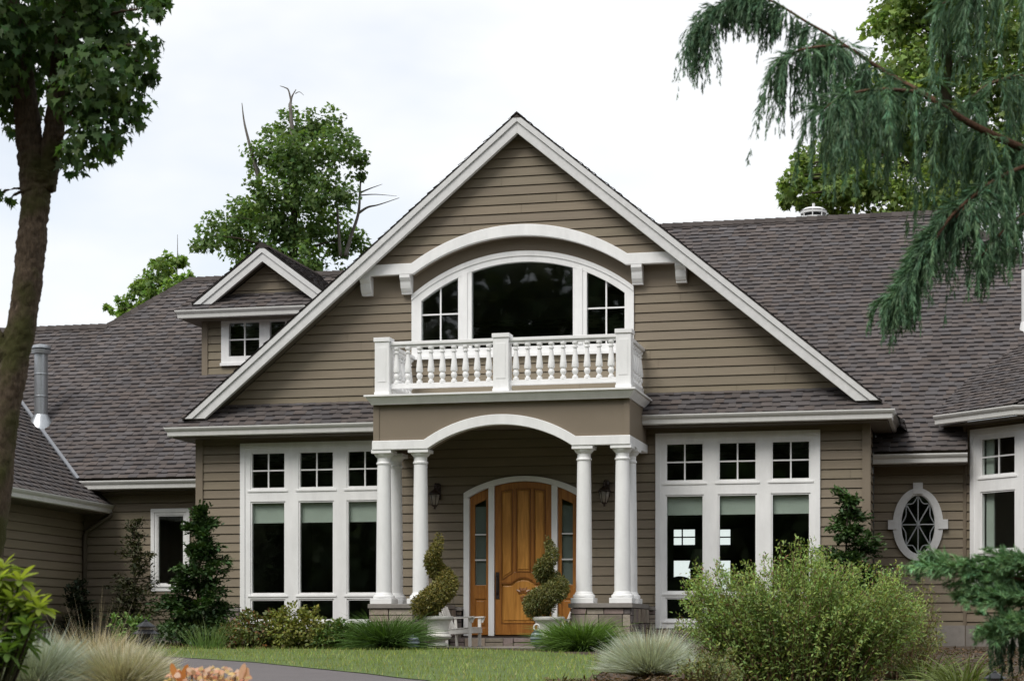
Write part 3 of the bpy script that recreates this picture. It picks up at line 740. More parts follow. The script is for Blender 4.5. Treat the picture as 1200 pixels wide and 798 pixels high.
# oval window
def ell(rx, rz, n=56): return [(7.12 + rx * math.cos(2 * math.pi * k / n), 1.92 + rz * math.sin(2 * math.pi * k / n)) for k in range(n)]
def ring(mb, ro, ri, y0, y1):
    n = len(ro); vs = [(x, y0, z) for x, z in ro] + [(x, y0, z) for x, z in ri] + [(x, y1, z) for x, z in ro] + [(x, y1, z) for x, z in ri]; fs = []
    for k in range(n):
        j = (k + 1) % n; fs += [(k, j, n + j, n + k), (2 * n + j, 2 * n + k, 3 * n + k, 3 * n + j), (k, 2 * n + k, 2 * n + j, j), (n + j, 3 * n + j, 3 * n + k, n + k)]
    mb.add(vs, fs)
mb = MB(); ring(mb, ell(0.445, 0.655), ell(0.315, 0.545), 1.73, 1.84); ring(mb, ell(0.325, 0.555), ell(0.295, 0.525), 1.75, 1.83)
for dx, dz, a, b in ((0, 0.655, 0.085, 0.10), (0, -0.655, 0.085, 0.10), (0.445, 0, 0.085, 0.085), (-0.445, 0, 0.085, 0.085)):
    mb.box(7.12 + dx - (a if dz else b), 7.12 + dx + (a if dz else b), 1.712, 1.80, 1.92 + dz - (b if dz else a), 1.92 + dz + (b if dz else a))
ov = hb(mb, 'oval_window', M_RAKE)
mb = MB(); mb.prism(ell(0.31, 0.54), 1.80, 1.806); mb.build('pane', M_GLASS, ov)
mb = MB(); EP = lambda a, q=1.0: Vector((7.12 + 0.30 * q * math.cos(a), 1.785, 1.92 + 0.53 * q * math.sin(a)))
for k in range(8):
    a = math.pi * k / 4; mb.tube([EP(a, 0), EP(a)], 0.013, 5)
    b = a + math.pi / 4; mb.tube([EP(a + (b - a) * t, 1.0 - 0.22 * math.sin(math.pi * t)) for t in (0, .17, .33, .5, .67, .83, 1)], 0.011, 5)
mb.tube([Vector((7.12, 1.78, 1.89)), Vector((7.12, 1.78, 1.95))], 0.035, 8)
mb.build('tracery', M_LEAD, ov)

# --- rooms behind the glass
room('interior_room', -5.9, -2.1, 0.1, 6.0, -0.05, 3.55, parent=H)
bh = [(-1, 0, 0, 0)]
def atY(px, py, Y):
    a = (px - 600) / FPX; dx = a * math.cos(YAW) - math.sin(YAW); dy = a * math.sin(YAW) + math.cos(YAW); d = (Y - CAM_Y) / dy
    return CAM_X + dx * d, (739 - py) / FPX * d
RW = []
for (a, c, b, d) in ((783.5, 639.5, 815.5, 619), (824, 639.5, 857, 619), (783.5, 692, 810, 655.5), (825, 692, 857, 655.5)):
    p, q = atY(a, c, 11.0); r, s_ = atY(b, d, 11.0); RW.append((p, r, q, s_))
room('interior_room', 2.3, 6.2, 0.1, 4.3, -0.05, 3.55, back_holes=[(2.3, 6.2, -0.05, 3.55)], parent=H)
rr_ = room('interior_room', -1.0, 6.2, 4.3, 11.0, -0.05, 3.55, back_holes=RW, parent=H)
mb = MB(); mb.box(-1.0, 2.3, 4.26, 4.3, -0.05, 3.55); mb.build('partition', M_DARK, H)
mb = MB()
for (a, b, c, d) in RW:
    t = 0.022; xm = (a + b) / 2; zm = (c + d) / 2
    mb.box(a, b, 10.99, 11.03, c, c + t); mb.box(a, b, 10.99, 11.03, d - t, d); mb.box(a, a + t, 10.99, 11.03, c + t, d - t); mb.box(b - t, b, 10.99, 11.03, c + t, d - t)
    if d < 2.6 and c > 1.7 or True:
        if c > 1.5: mb.box(xm - 0.015, xm + 0.015, 10.995, 11.025, c + t, d - t); mb.box(a + t, xm - 0.015, 10.995, 11.025, zm - 0.015, zm + 0.015); mb.box(xm + 0.015, b - t, 10.995, 11.025, zm - 0.015, zm + 0.015)
hb(mb, 'rear_window', M_BLACK)
room('interior_room', -2.1, 2.5, 0.1, 5.5, 4.3, 6.95, parent=H)
room('interior_room', -8.6, -6.2, 1.9, 4.5, 0.0, 2.7, parent=H)
room('interior_room', 6.45, 7.8, 1.9, 4.5, 0.0, 2.9, parent=H)
room('interior_room', 0.1, 1.42, 0.1, 1.6, 0.0, 3.7, M=MBY, parent=H)
room('interior_room', 0.1, 3.9, 0.15, 3.6, 0.0, 3.7, M=Matrix.Translation((BX, BY, 0)), parent=H)
room('entrance_hall', -0.84, 1.24, 0.1, 4.0, -0.1, 3.2, parent=H).data.materials[0] = M_HALL
mb = MB(MBY); mb.box(0.42, 0.60, 0.10, 0.13, 0.6, 3.5); hb(mb, 'curtain', M_SHADE)
# rear wall and far side of the house
mb = MB()
for a, b in ((-16.9, -1.0), (6.19, 14.0)): mb.box(a, b, 12.0, 12.15, -0.4, 3.1)
mb.box(13.9, 14.0, 2, 12, -0.4, 3.1); mb.box(-16.9, -13, 1.8, 12, -0.4, 2.3)
hb(mb, 'rear_wall', M_PANEL)
# ------------------------------------------------------------------ portico
PC = 0.205
# stone pedestals with caps
for x0, x1, sd_ in ((-2.10, -1.03, 61), (1.44, 2.515, 62)):
    mb = MB(); stones(mb, x0 + 0.03, x1 - 0.03, -0.40, 0.385, -1.87, sd_)
    Mx = Matrix.Translation((x1 - 0.03, 0, 0)) @ Matrix.Rotation(math.radians(90), 4, 'Z'); mb.M = Mx; stones(mb, -1.87, -0.06, -0.40, 0.385, 0.0, sd_ + 5)
    Mx = Matrix.Translation((x0 + 0.03, 0, 0)) @ Matrix.Rotation(math.radians(-90), 4, 'Z'); mb.M = Mx; stones(mb, 0.06, 1.87, -0.40, 0.385, 0.0, sd_ + 9); mb.M = None
    mb.box(x0 + 0.06, x1 - 0.06, -1.8, -0.08, -0.4, 0.38, (0.1, 0.09, 0.09))
    p = hb(mb, 'pedestal', M_STONE, bevel=0.006)
    c = MB(); c.box(x0 - 0.01, x1 + 0.01, -1.93, -0.14, 0.39, 0.465); c.build('cap', M_CAP, p, bevel=0.008)
# columns: shaft with necking, base and capital
def column(x, y):
    zb, zt = 0.468, 3.135
    m = MB(); r0, r1 = 0.138, 0.116
    prof = [(r0 + 0.045, zb + 0.09), (r0 + 0.055, zb + 0.115), (r0 + 0.045, zb + 0.145), (r0 + 0.022, zb + 0.155), (r0 + 0.018, zb + 0.175), (r0, zb + 0.20)]
    for i in range(1, 9):
        t = i / 9; prof.append((r0 + (r1 - r0) * t ** 1.5, zb + 0.20 + (zt - zb - 0.46) * t))
    prof += [(r1, zt - 0.25), (r1 + 0.016, zt - 0.24), (r1 + 0.016, zt - 0.215), (r1, zt - 0.20), (r1, zt - 0.13), (r1 + 0.015, zt - 0.12), (r1 + 0.045, zt - 0.085), (r1 + 0.055, zt - 0.06)]
    m.lathe(x, y, prof, 28); o = m.build('column', M_TRIM, H); smooth_angle(o, 35)
    b = MB(); b.box(x - 0.195, x + 0.195, y - 0.195, y + 0.195, zb, zb + 0.09); b.build('plinth', M_TRIM, o, bevel=0.006)
    b = MB(); b.box(x - 0.18, x + 0.18, y - 0.18, y + 0.18, zt - 0.06, zt); b.build('abacus', M_TRIM, o, bevel=0.006)
for x, y in ((-1.90, -1.65), (-1.237, -1.65), (1.648, -1.65), (2.31, -1.65), (-1.90, -0.97), (2.31, -0.97)): column(x, y)
# entablature with the segmental arch
ft = lambda x: (arc(PC, 1.335, 3.29, 0.405)(x) if abs(x - PC) < 1.335 else 3.29)
fb = lambda x: (arc(PC, 1.27, 3.135, 0.385)(x) if abs(x - PC) < 1.27 else 3.135)
fx = sorted(set([-2.06, 2.475, PC - 1.335, PC - 1.27, PC + 1.27, PC + 1.335] + lin(PC - 1.26, PC + 1.26, 56)))
mb = MB(); band_xs(mb, fx, ft, fb, -1.845, -1.70); mb.box(-2.06, -1.93, -1.70, -0.02, 3.136, 3.289); mb.box(2.345, 2.475, -1.70, -0.02, 3.136, 3.289)
hb(mb, 'arched_frieze', M_TRIM, bevel=0.008)
mb = MB(); fx2 = [x for x in fx if -2.04 <= x <= 2.455] + [-2.04, 2.455]; fx2 = sorted(set(fx2))
band_xs(mb, fx2, lambda x: 3.93, lambda x: ft(x) - 0.03, -1.80, -1.70); band_xs(mb, fx2, lambda x: 3.92, lambda x: fb(x) + 0.02, -1.70, -1.48)
mb.box(-2.04, -1.94, -1.48, -0.03, 3.28, 3.93); mb.box(2.355, 2.455, -1.48, -0.03, 3.28, 3.93)
mb.box(-1.94, -1.80, -1.48, -0.03, 3.14, 3.92); mb.box(2.21, 2.355, -1.48, -0.03, 3.14, 3.92)
mb.box(-2.045, -1.94, -1.815, -1.798, 3.285, 3.93); mb.box(2.36, 2.46, -1.815, -1.798, 3.285, 3.93)
hb(mb, 'portico_fascia', M_PANEL)
mb = MB(); mb.box(-1.80, 2.21, -1.48, -0.03, 3.62, 3.66); hb(mb, 'portico_ceiling', M_PANEL)
# balcony deck with crown moulding
mb = MB(); mb.sweep([(0, -0.165), (0.02, -0.165), (0.035, -0.14), (0.075, -0.085), (0.10, -0.04), (0.13, -0.03), (0.13, 0.0), (0.0, 0.0)], [(-2.03, -0.03), (-2.03, -1.875), (2.455, -1.875), (2.455, -0.03)], 4.07)
mb.box(-2.03, 2.455, -1.875, -0.03, 3.95, 4.06)
hb(mb, 'balcony_deck', M_TRIM)
# railing
mb = MB(); zr0, zr1 = 4.19, 5.0
def rail(x0, x1, y0, y1, along='x'):
    if along == 'x':
        mb.box(x0, x1, y0 - 0.045, y0 + 0.045, 4.19, 4.275); mb.box(x0, x1, y0 - 0.035, y0 + 0.035, 4.90, 4.945); mb.box(x0, x1, y0 - 0.065, y0 + 0.065, 4.945, 5.0)
    else:
        mb.box(x0 - 0.045, x0 + 0.045, y0, y1, 4.19, 4.275); mb.box(x0 - 0.035, x0 + 0.035, y0, y1, 4.90, 4.945); mb.box(x0 - 0.065, x0 + 0.065, y0, y1, 4.945, 5.0)
YR = -1.74
rail(-1.745, 0.108, YR, YR); rail(0.378, 2.235, YR, YR); rail(-1.87, 0, -1.61, -0.02, 'y'); rail(2.362, 0, -1.61, -0.02, 'y')
rl = hb(mb, 'balcony_railing', M_TRIM, bevel=0.005)
for xa, xb in ((-2.0, -1.745), (0.108, 0.378), (2.235, 2.49)):
    m = MB(); m.box(xa, xb, YR - 0.13, YR + 0.13, 4.072, 5.0); m.box(xa - 0.018, xb + 0.018, YR - 0.148, YR + 0.148, 5.0, 5.07); m.box(xa - 0.01, xb + 0.01, YR - 0.14, YR + 0.14, 4.072, 4.13)
    m.box(xa + 0.05, xb - 0.05, YR - 0.137, YR - 0.13, 4.30, 4.90)
    m.build('post', M_TRIM, rl, bevel=0.006)
bp = [(0.052, 0), (0.052, 0.04), (0.034, 0.05), (0.030, 0.07), (0.050, 0.105), (0.056, 0.135), (0.046, 0.165), (0.034, 0.185), (0.058, 0.20), (0.062, 0.225), (0.054, 0.30), (0.041, 0.42), (0.031, 0.50), (0.030, 0.52), (0.046, 0.53), (0.046, 0.55), (0.030, 0.56), (0.030, 0.575), (0.052, 0.60), (0.052, 0.628)]
m = MB(); m.lathe(0, 0, bp, 14); bo = m.build('baluster', M_TRIM, None); smooth_angle(bo, 40); bme = bo.data
bpos = [(-1.745 + 1.853 * (i + 0.5) / 9, YR) for i in range(9)] + [(0.378 + 1.857 * (i + 0.5) / 9, YR) for i in range(9)]
bpos += [(-1.87, -1.61 + 1.55 * (i + 0.5) / 7) for i in range(7)] + [(2.362, -1.61 + 1.55 * (i + 0.5) / 7) for i in range(7)]
for i, (x, y) in enumerate(bpos):
    b = bo if i == 0 else bo.copy()
    if i: COL.objects.link(b)
    b.parent = rl; b.location = Vector((x, y, 4.273)) - wloc(rl)

# ------------------------------------------------------------------ entrance
of = arc(PC, 1.095, 2.495, 0.29); inf = arc(PC, 0.99, 2.42, 0.27)
mb = MB()
mb.box(-0.89, -0.785, -0.06, 0.09, -0.09, 2.40); mb.box(1.195, 1.30, -0.06, 0.09, -0.09, 2.40)
xs = sorted(set(lin(-0.89, 1.30, 40) + [-0.785, 1.195]))
band_xs(mb, xs, of, lambda x: inf(x) if -0.785 <= x <= 1.195 else 2.40, -0.06, 0.09)
for a, b in ((-0.43, -0.323), (0.735, 0.842)): band_xs(mb, lin(a, b, 3), lambda x: inf(x) + 0.002, lambda x: -0.09, -0.045, 0.09)
hb(mb, 'door_frame', M_TRIM, bevel=0.006)
# front door: arched slab with stiles, raised panels and a carved spray
mb = MB(); xa, xb = -0.321, 0.733
band_xs(mb, lin(xa, xb, 16), lambda x: inf(x) - 0.004, lambda x: -0.075, 0.03, 0.075)
door = hb(mb, 'front_door', M_DOOR)
mb = MB(); yy0, yy1 = 0.008, 0.03
band_xs(mb, lin(xa + 0.003, xa + 0.115, 3), lambda x: inf(x) - 0.006, lambda x: -0.07, yy0, yy1); band_xs(mb, lin(xb - 0.115, xb - 0.003, 3), lambda x: inf(x) - 0.006, lambda x: -0.07, yy0, yy1)
band_xs(mb, lin(xa + 0.115, xb - 0.115, 16), lambda x: inf(x) - 0.006, lambda x: inf(x) - 0.125, yy0, yy1)
mb.box(xa + 0.115, xb - 0.115, yy0, yy1, -0.07, 0.135)
lt = lambda x: 0.87 + 0.10 * max(0.0, 1 - ((x - 0.206) / 0.20) ** 2) ** 0.7          # brow of the lower panel
ub = lambda x: 1.06 if abs(x - 0.206) < 0.17 else 1.06 - 0.13 * min(1, (abs(x - 0.206) - 0.17) / 0.20)  # foot of the upper panels
band_xs(mb, lin(xa + 0.115, xb - 0.115, 30), ub, lt, yy0, yy1)
for xm in (0.206 - 0.165, 0.206 + 0.165): band_xs(mb, lin(xm - 0.028, xm + 0.028, 2), lambda x: inf(x) - 0.126, lambda x: ub(x) - 0.0, yy0 + 0.003, yy1)
mb.build('stiles_and_rails', M_DOORL, door, bevel=0.007)
mb = MB(); ya, yb = 0.014, 0.03
for a, b in ((xa + 0.15, 0.206 - 0.225), (0.206 - 0.105, 0.206 + 0.105), (0.206 + 0.225, xb - 0.15)):
    band_xs(mb, lin(a, b, 8), lambda x: inf(x) - 0.17, lambda x: ub(x) + 0.05, ya, yb)
band_xs(mb, lin(xa + 0.16, xb - 0.16, 24), lambda x: lt(x) - 0.06, lambda x: 0.19, ya, yb)
mb.build('raised_panel', M_DOOR, door, bevel=0.012)
mb = MB(); mw = 0.017
for a, b in ((xa + 0.115, 0.206 - 0.193), (0.206 - 0.137, 0.206 + 0.137), (0.206 + 0.193, xb - 0.115)):
    zt_ = lambda x: inf(x) - 0.125
    band_xs(mb, lin(a, b, 8), zt_, lambda x: zt_(x) - mw, -0.002, 0.02); band_xs(mb, lin(a, b, 8), lambda x: ub(x) + mw, ub, -0.002, 0.02)
    band_xs(mb, lin(a, a + mw, 1), lambda x: zt_(x) - mw, lambda x: ub(x) + mw, -0.002, 0.02); band_xs(mb, lin(b - mw, b, 1), lambda x: zt_(x) - mw, lambda x: ub(x) + mw, -0.002, 0.02)
a, b = xa + 0.115, xb - 0.115
band_xs(mb, lin(a, b, 30), lt, lambda x: lt(x) - mw * 1.3, -0.002, 0.02); mb.box(a, b, -0.002, 0.02, 0.135, 0.135 + mw)
for q_ in (a, b - mw): band_xs(mb, lin(q_, q_ + mw, 1), lambda x: lt(x) - mw * 1.3, lambda x: 0.135 + mw, -0.002, 0.02)
mb.build('panel_moulding', M_RELIEF, door)
mb = MB()
for k, (ax, az, ln, wd) in enumerate(((-0.95, 0.62, 0.125, 0.06), (-0.45, 0.85, 0.12, 0.06), (0, 1.0, 0.10, 0.07), (0.45, 0.85, 0.12, 0.06), (0.95, 0.62, 0.125, 0.06), (-0.35, -1, 0.10, 0.05), (0.35, -1, 0.10, 0.05), (0, -1, 0.17, 0.06))):
    q = Vector((ax, 0, az)).normalized(); c = Vector((0.206, 0.006, 0.66)); ln *= 1.25; wd *= 1.2; s_ = Vector((q.z, 0, -q.x))
    p = [c + q * 0.015, c + q * ln * 0.5 + s_ * wd * 0.6, c + q * ln, c + q * ln * 0.5 - s_ * wd * 0.6]
    mb.add([tuple(i) for i in p] + [tuple(c + q * ln * 0.5 + Vector((0, -0.016, 0)))] + [tuple(i + Vector((0, 0.012, 0))) for i in p], [(0, 1, 4), (1, 2, 4), (2, 3, 4), (3, 0, 4), (0, 5, 6, 1), (1, 6, 7, 2), (2, 7, 8, 3), (3, 8, 5, 0)])
mb.build('carved_ornament', M_RELIEF, door)
mb = MB(); mb.box(-0.300, -0.235, -0.008, 0.01, 0.58, 1.06); mb.tube([(-0.268, -0.005, 0.98), (-0.268, -0.06, 0.96), (-0.268, -0.065, 0.80), (-0.268, -0.05, 0.70), (-0.268, -0.005, 0.66)], 0.013, 8); mb.lathe(-0.268, -0.012, [(0.02, 1.0), (0.022, 1.01), (0.02, 1.02)], 10)
mb.build('handle', M_BRONZE, door)
# sidelights
for x0, x1 in ((-0.784, -0.431), (0.843, 1.194)):
    mb = MB(); y0, y1 = 0.02, 0.07; gx0, gx1 = x0 + 0.09, x1 - 0.055
    if x0 > 0: gx0, gx1 = x0 + 0.07, x1 - 0.08
    gz0, gz1 = 0.83, 2.15
    gt = lambda x: inf(x) - 0.19
    band_xs(mb, lin(x0, gx0, 3), lambda x: inf(x) - 0.004, lambda x: -0.075, y0, y1); band_xs(mb, lin(gx1, x1, 3), lambda x: inf(x) - 0.004, lambda x: -0.075, y0, y1)
    band_xs(mb, lin(gx0, gx1, 8), lambda x: inf(x) - 0.004, gt, y0, y1)
    mb.box(gx0, gx1, y0, y1, 0.58, gz0); mb.box(gx0, gx1, y0, y1, -0.075, 0.06); mb.box(gx0, gx1, y0 + 0.018, y1, 0.06, 0.58)
    mb.box(gx0 + 0.03, gx1 - 0.03, y0 + 0.005, y0 + 0.018, 0.10, 0.54)
    s_ = hb(mb, 'sidelight', M_DOORL, bevel=0.006)
    mb = MB(); band_xs(mb, lin(gx0 - 0.003, gx1 + 0.003, 8), lambda x: gt(x) + 0.003, lambda x: gz0 - 0.003, 0.04, 0.046); mb.build('pane', M_GLASS, s_)
    mb = MB(); mb.box(gx0 - 0.02, gx1 + 0.02, 0.078, 0.084, 0.7, 2.25); mb.build('pane_backing', M_HALL, s_)  # pale panel added behind the glass to lighten the black sidelight
    mb = MB(); mb.box(gx0, gx1, 0.018, 0.038, 1.27, 1.295); mb.box(gx0, gx1, 0.018, 0.038, 1.73, 1.755); mb.build('grille', M_RAKE, s_)
mb = MB(); mb.box(-0.92, 1.33, -0.12, 0.12, -0.115, -0.088); hb(mb, 'threshold', M_BRONZE)
mb = MB(); stones(mb, -1.02, 1.43, -0.28, -0.125, -0.52, 77, 1.1); mb.box(-1.03, 1.44, -0.50, 0.02, -0.28, -0.12, (0.2, 0.18, 0.17)); st = hb(mb, 'entrance_step', M_STONE, bevel=0.005)
# wall lanterns
for x in (-1.38, 1.735):
    mb = MB(); mb.box(x - 0.06, x + 0.06, -0.045, -0.02, 2.38, 2.66); mb.lathe(x, -0.03, [(0.03, 2.68), (0.05, 2.66), (0.055, 2.60)], 12)
    mb.tube([(x, -0.04, 2.58), (x, -0.12, 2.66), (x, -0.20, 2.66), (x, -0.235, 2.58), (x, -0.235, 2.53)], 0.014, 8)
    mb.lathe(x, -0.235, [(0.02, 2.56), (0.05, 2.535), (0.115, 2.485), (0.12, 2.47), (0.105, 2.465)], 16); mb.lathe(x, -0.235, [(0.012, 2.20), (0.022, 2.215), (0.014, 2.235), (0.05, 2.255), (0.055, 2.27)], 12)
    for k in range(6):
        a = math.pi * k / 3; mb.tube([(x + 0.10 * math.cos(a), -0.235 + 0.10 * math.sin(a), 2.47), (x + 0.052 * math.cos(a), -0.235 + 0.052 * math.sin(a), 2.265)], 0.006, 5)
    o = hb(mb, 'wall_lantern', M_BRONZE)
    g = MB(); g.lathe(x, -0.235, [(0.05, 2.272), (0.075, 2.36), (0.094, 2.463)], 16); g.build('shade', M_LAMPGLASS, o, smooth=True)

# ------------------------------------------------------------------ dormer
DX, DY = -6.217, 4.2
mb = MB(); siding(mb, lambda z: -7.68, lambda z: -4.75, 5.2, 6.66, [(5.62, 6.60, lambda z: -7.2, lambda z: -5.3)], y=DY, seed=81, zoff=0.1)
siding(mb, lambda z: DX - (7.66 - z) / 0.75 - 0.0, lambda z: DX + (7.66 - z) / 0.75, 6.92, 7.64, y=DY - 0.06, seed=82, zoff=0.02)
mb.quad((-7.69, DY, 5.1), (-7.69, DY + 2.2, 5.1), (-7.69, DY + 2.2, 6.66), (-7.69, DY, 6.66)); mb.quad((-4.74, DY, 5.1), (-4.74, DY, 6.66), (-4.74, DY + 2.2, 6.66), (-4.74, DY + 2.2, 5.1))
dm = hb(mb, 'dormer', M_SIDING, fix=False)
mb = MB(); mb.box(-7.70, -7.57, DY - 0.04, DY + 0.05, 5.2, 6.66); mb.box(-4.86, -4.73, DY - 0.04, DY + 0.05, 5.2, 6.66); mb.build('corner_board', M_PANEL, dm)
mb = MB(); mb.sweep(GUT, [(-8.0, DY + 1.5), (-8.0, DY - 0.38), (-4.4, DY - 0.38), (-4.4, DY + 1.5)], 6.685); mb.build('gutter', M_GUTTER, dm)
mb = MB(); mb.box(-7.99, -4.41, DY - 0.375, DY + 0.02, 6.50, 6.53); mb.box(-7.99, -7.69, DY + 0.02, DY + 1.5, 6.50, 6.53); mb.build('soffit', M_SHADOWTAN, dm)
mb = MB()
shingles(mb, (0, DY - 0.48, 6.70), (1, 0, 0), (0, cs, sn), [[(-8.10, 0), (-4.35, 0), (-4.6, 0.56), (-7.85, 0.56)]], seed=83)
for sgn in (-1, 1):
    c7, s7 = 0.8, 0.6; W_ = 1.90; zt = 8.0
    if sgn < 0: shingles(mb, (DX - W_, 0, zt - 0.75 * W_), (0, -1, 0), (c7, 0, s7), [[(-(DY - 0.42), 0.45), (-(DY - 0.42), W_ / c7), (-7.6, W_ / c7), (-7.6, 0.0), (-(DY + 0.0), 0.0), (-(DY), 0.45)][::-1]] if False else [[(-7.6, 0.42), (-(DY - 0.42), 0.42), (-(DY - 0.42), W_ / c7), (-7.6, W_ / c7)], [(-7.6, 0), (-DY, 0), (-DY, 0.42), (-7.6, 0.42)]], seed=85)
    else: shingles(mb, (DX + W_, 0, zt - 0.75 * W_), (0, 1, 0), (-c7, 0, s7), [[(DY - 0.42, 0.42), (7.6, 0.42), (7.6, W_ / c7), (DY - 0.42, W_ / c7)], [(DY, 0), (7.6, 0), (7.6, 0.42), (DY, 0.42)]], seed=86)
    X = lambda t: DX + sgn * t
    mb.add([(DX, DY - 0.41, zt - 0.005), (X(1.55), DY - 0.41, zt - 0.005 - 0.75 * 1.55), (X(1.55), 7.5, zt - 0.005 - 0.75 * 1.55), (DX, 7.5, zt - 0.005), (DX, DY - 0.41, zt - 0.05), (X(1.55), DY - 0.41, zt - 0.05 - 0.75 * 1.55), (X(1.55), 7.5, zt - 0.05 - 0.75 * 1.55), (DX, 7.5, zt - 0.05)],
           [(0, 1, 2, 3), (4, 7, 6, 5), (0, 4, 5, 1), (1, 5, 6, 2)], (0.04, 0.036, 0.034))
ridge_caps(mb, (DX, DY - 0.42, zt), (DX, 7.4, zt), pitch=0.72, seed=14)
mb.build('dormer_roof', M_ROOF, dm, fix=False)
for sgn in (-1, 1):
    X = lambda t: DX + sgn * t; zc = 6.81; q = lambda z_: (z_ - zc) / 0.75; st_ = 1 if sgn < 0 else -1
    mb = MB(); mb.prism([(X(q(7.97)), zc), (X(q(7.83)), zc), (DX, 7.83), (DX, 7.97)][::st_], DY - 0.41, DY - 0.30); mb.prism([(X(q(7.83)), zc), (X(q(7.65)), zc), (DX, 7.65), (DX, 7.83)][::st_], DY - 0.385, DY - 0.30)
    mb.build('rake_board', M_RAKE, dm)
    mb = MB(); mb.prism([(X(q(7.72)), zc + 0.02), (X(q(7.69)), zc + 0.02), (DX, 7.69), (DX, 7.72)][::st_], DY - 0.302, DY - 0.04); mb.build('soffit', M_SHADOWTAN, dm)
dwx = [(-7.09, -6.41), (-6.18, -5.5)]
f = MB()
for a, b in ((-7.26, -7.09), (-6.41, -6.18), (-5.5, -5.33)): f.box(a, b, DY - 0.05, DY + 0.06, 5.58, 6.63)
for a, b in dwx: f.box(a, b, DY - 0.048, DY + 0.06, 5.58, 5.755); f.box(a, b, DY - 0.048, DY + 0.06, 6.455, 6.63)
f.box(-7.28, -5.31, DY - 0.075, DY - 0.05, 5.56, 5.62)
dw = f.build('window', M_TRIM, dm)
for a, b in dwx:
    # panes sit directly under the dormer as well, the grille with its pane
    p = MB(); p.box(a - 0.004, b + 0.004, DY + 0.02, DY + 0.026, 5.75, 6.46); p.build('pane', M_GLASS, dm)
    xm = (a + b) / 2; zm = 6.105; p = MB(); p.box(xm - 0.014, xm + 0.014, DY - 0.005, DY + 0.018, 5.755, 6.455); p.box(a, xm - 0.014, DY - 0.005, DY + 0.018, zm - 0.014, zm + 0.014); p.box(xm + 0.014, b, DY - 0.005, DY + 0.018, zm - 0.014, zm + 0.014); p.build('grille', M_TRIM, dm)
    
room('interior_room', -7.6, -4.85, DY + 0.07, DY + 2.0, 5.25, 6.62, parent=H)

# ------------------------------------------------------------------ roof pipes and vents
px_, py_ = -10.75, 2.91; zb_ = zl(py_)
mb = MB(); mb.lathe(px_, py_, [(0.14, zb_ - 0.15), (0.14, zb_ + 1.42)], 20)
for z in (zb_ + 0.08, zb_ + 0.52, zb_ + 0.98): mb.lathe(px_, py_, [(0.148, z), (0.152, z + 0.015), (0.148, z + 0.03)], 20)
vp = hb(mb, 'flue_pipe', M_GALV); smooth_angle(vp)
mb = MB(); mb.lathe(px_, py_, [(0.12, zb_ + 1.40), (0.19, zb_ + 1.42), (0.20, zb_ + 1.49), (0.17, zb_ + 1.52), (0.21, zb_ + 1.53), (0.205, zb_ + 1.58), (0.10, zb_ + 1.61), (0.0, zb_ + 1.62)], 20); smooth_angle(mb.build('rain_cap', M_GALV, vp))
mb = MB(); mb.lathe(px_, py_, [(0.32, zb_ - 0.30), (0.26, zb_ - 0.02), (0.155, zb_ + 0.14), (0.15, zb_ + 0.16)], 20); smooth_angle(mb.build('storm_collar', M_GALV, vp))
ppx, ppy = 9.07, 4.43; zp = zr(ppy)
mb = MB(); mb.lathe(ppx, ppy, [(0.07, zp - 0.1), (0.07, zp + 1.12)], 16); mb.lathe(ppx, ppy, [(0.15, zp - 0.22), (0.085, zp + 0.10), (0.075, zp + 0.12)], 16); smooth_angle(hb(mb, 'plumbing_vent', M_RAKE))
# louvred round vent behind the right ridge
cx_, cy_ = 4.72, 8.75; cz = zr(8.17) + 0.02
mb = MB(); mb.lathe(cx_, cy_, [(0.215, cz - 0.8), (0.215, cz + 0.26)], 18); rv = hb(mb, 'roof_vent', M_BLACK, smooth=False)  # black core: the dark of the louvre gaps is put into its colour
mb = MB()
for k in range(3): mb.lathe(cx_, cy_, [(0.20, cz - 0.06 + 0.125 * k), (0.285, cz - 0.06 + 0.125 * k), (0.285, cz - 0.015 + 0.125 * k), (0.20, cz + 0.01 + 0.125 * k)], 20)
mb.lathe(cx_, cy_, [(0.285, cz + 0.255), (0.20, cz + 0.31), (0.03, cz + 0.33), (0.03, cz + 0.42)], 20)
for k in range(8):
    a = math.pi * k / 4; mb.box(cx_ + 0.27 * math.cos(a) - 0.012, cx_ + 0.27 * math.cos(a) + 0.012, cy_ + 0.27 * math.sin(a) - 0.012, cy_ + 0.27 * math.sin(a) + 0.012, cz - 0.05, cz + 0.26)
smooth_angle(mb.build('louvres', M_RAKE, rv))
# ------------------------------------------------------------------ ground, drive, lawn
def gz(d, s=0.0):
    if d >= 33: return -0.275
    if d >= 20: return -0.275 - (33 - d) / 13 * 0.225
    if d >= 9.5: return -0.50 - (20 - d) / 10.5 * 0.06
    if d >= 0: return -0.56 - (9.5 - d) / 9.5 * 1.04
    return -1.6
def ground_z(x, y):
    d, s = depth_of(x, y), side_of(x, y)
    b = max(0.0, 1 - abs(d - 12.0) / 3.2) * max(0.0, min(1.0, (-1.5 - s) / 0.8))
    c = max(0.0, 1 - abs(d - 15.5) / 3.2) * max(0.0, min(1.0, (s - 0.85) / 0.25)) * max(0.0, min(1.0, (1.55 - s) / 0.2))
    return gz(d) + 0.20 * b * b * (3 - 2 * b) + 0.15 * c * c * (3 - 2 * c)
def G(px, py):
    lo, hi = 8.0, 60.0
    for _ in range(50):
        m = (lo + hi) / 2
        if 739 - FPX * gz(m) / m > py: lo = m
        else: hi = m
    p = PT(px, py, lo); return Vector((p.x, p.y, gz(lo)))
M_SOIL = mat_paint('bark_mulch', (0.060, 0.042, 0.028), 0.95, 0.5, 5, 0.9, 25)
M_LAWN = mat_paint('lawn_turf', (0.09, 0.13, 0.035), 0.95, 0.35, 2.0, 0.5, 60)
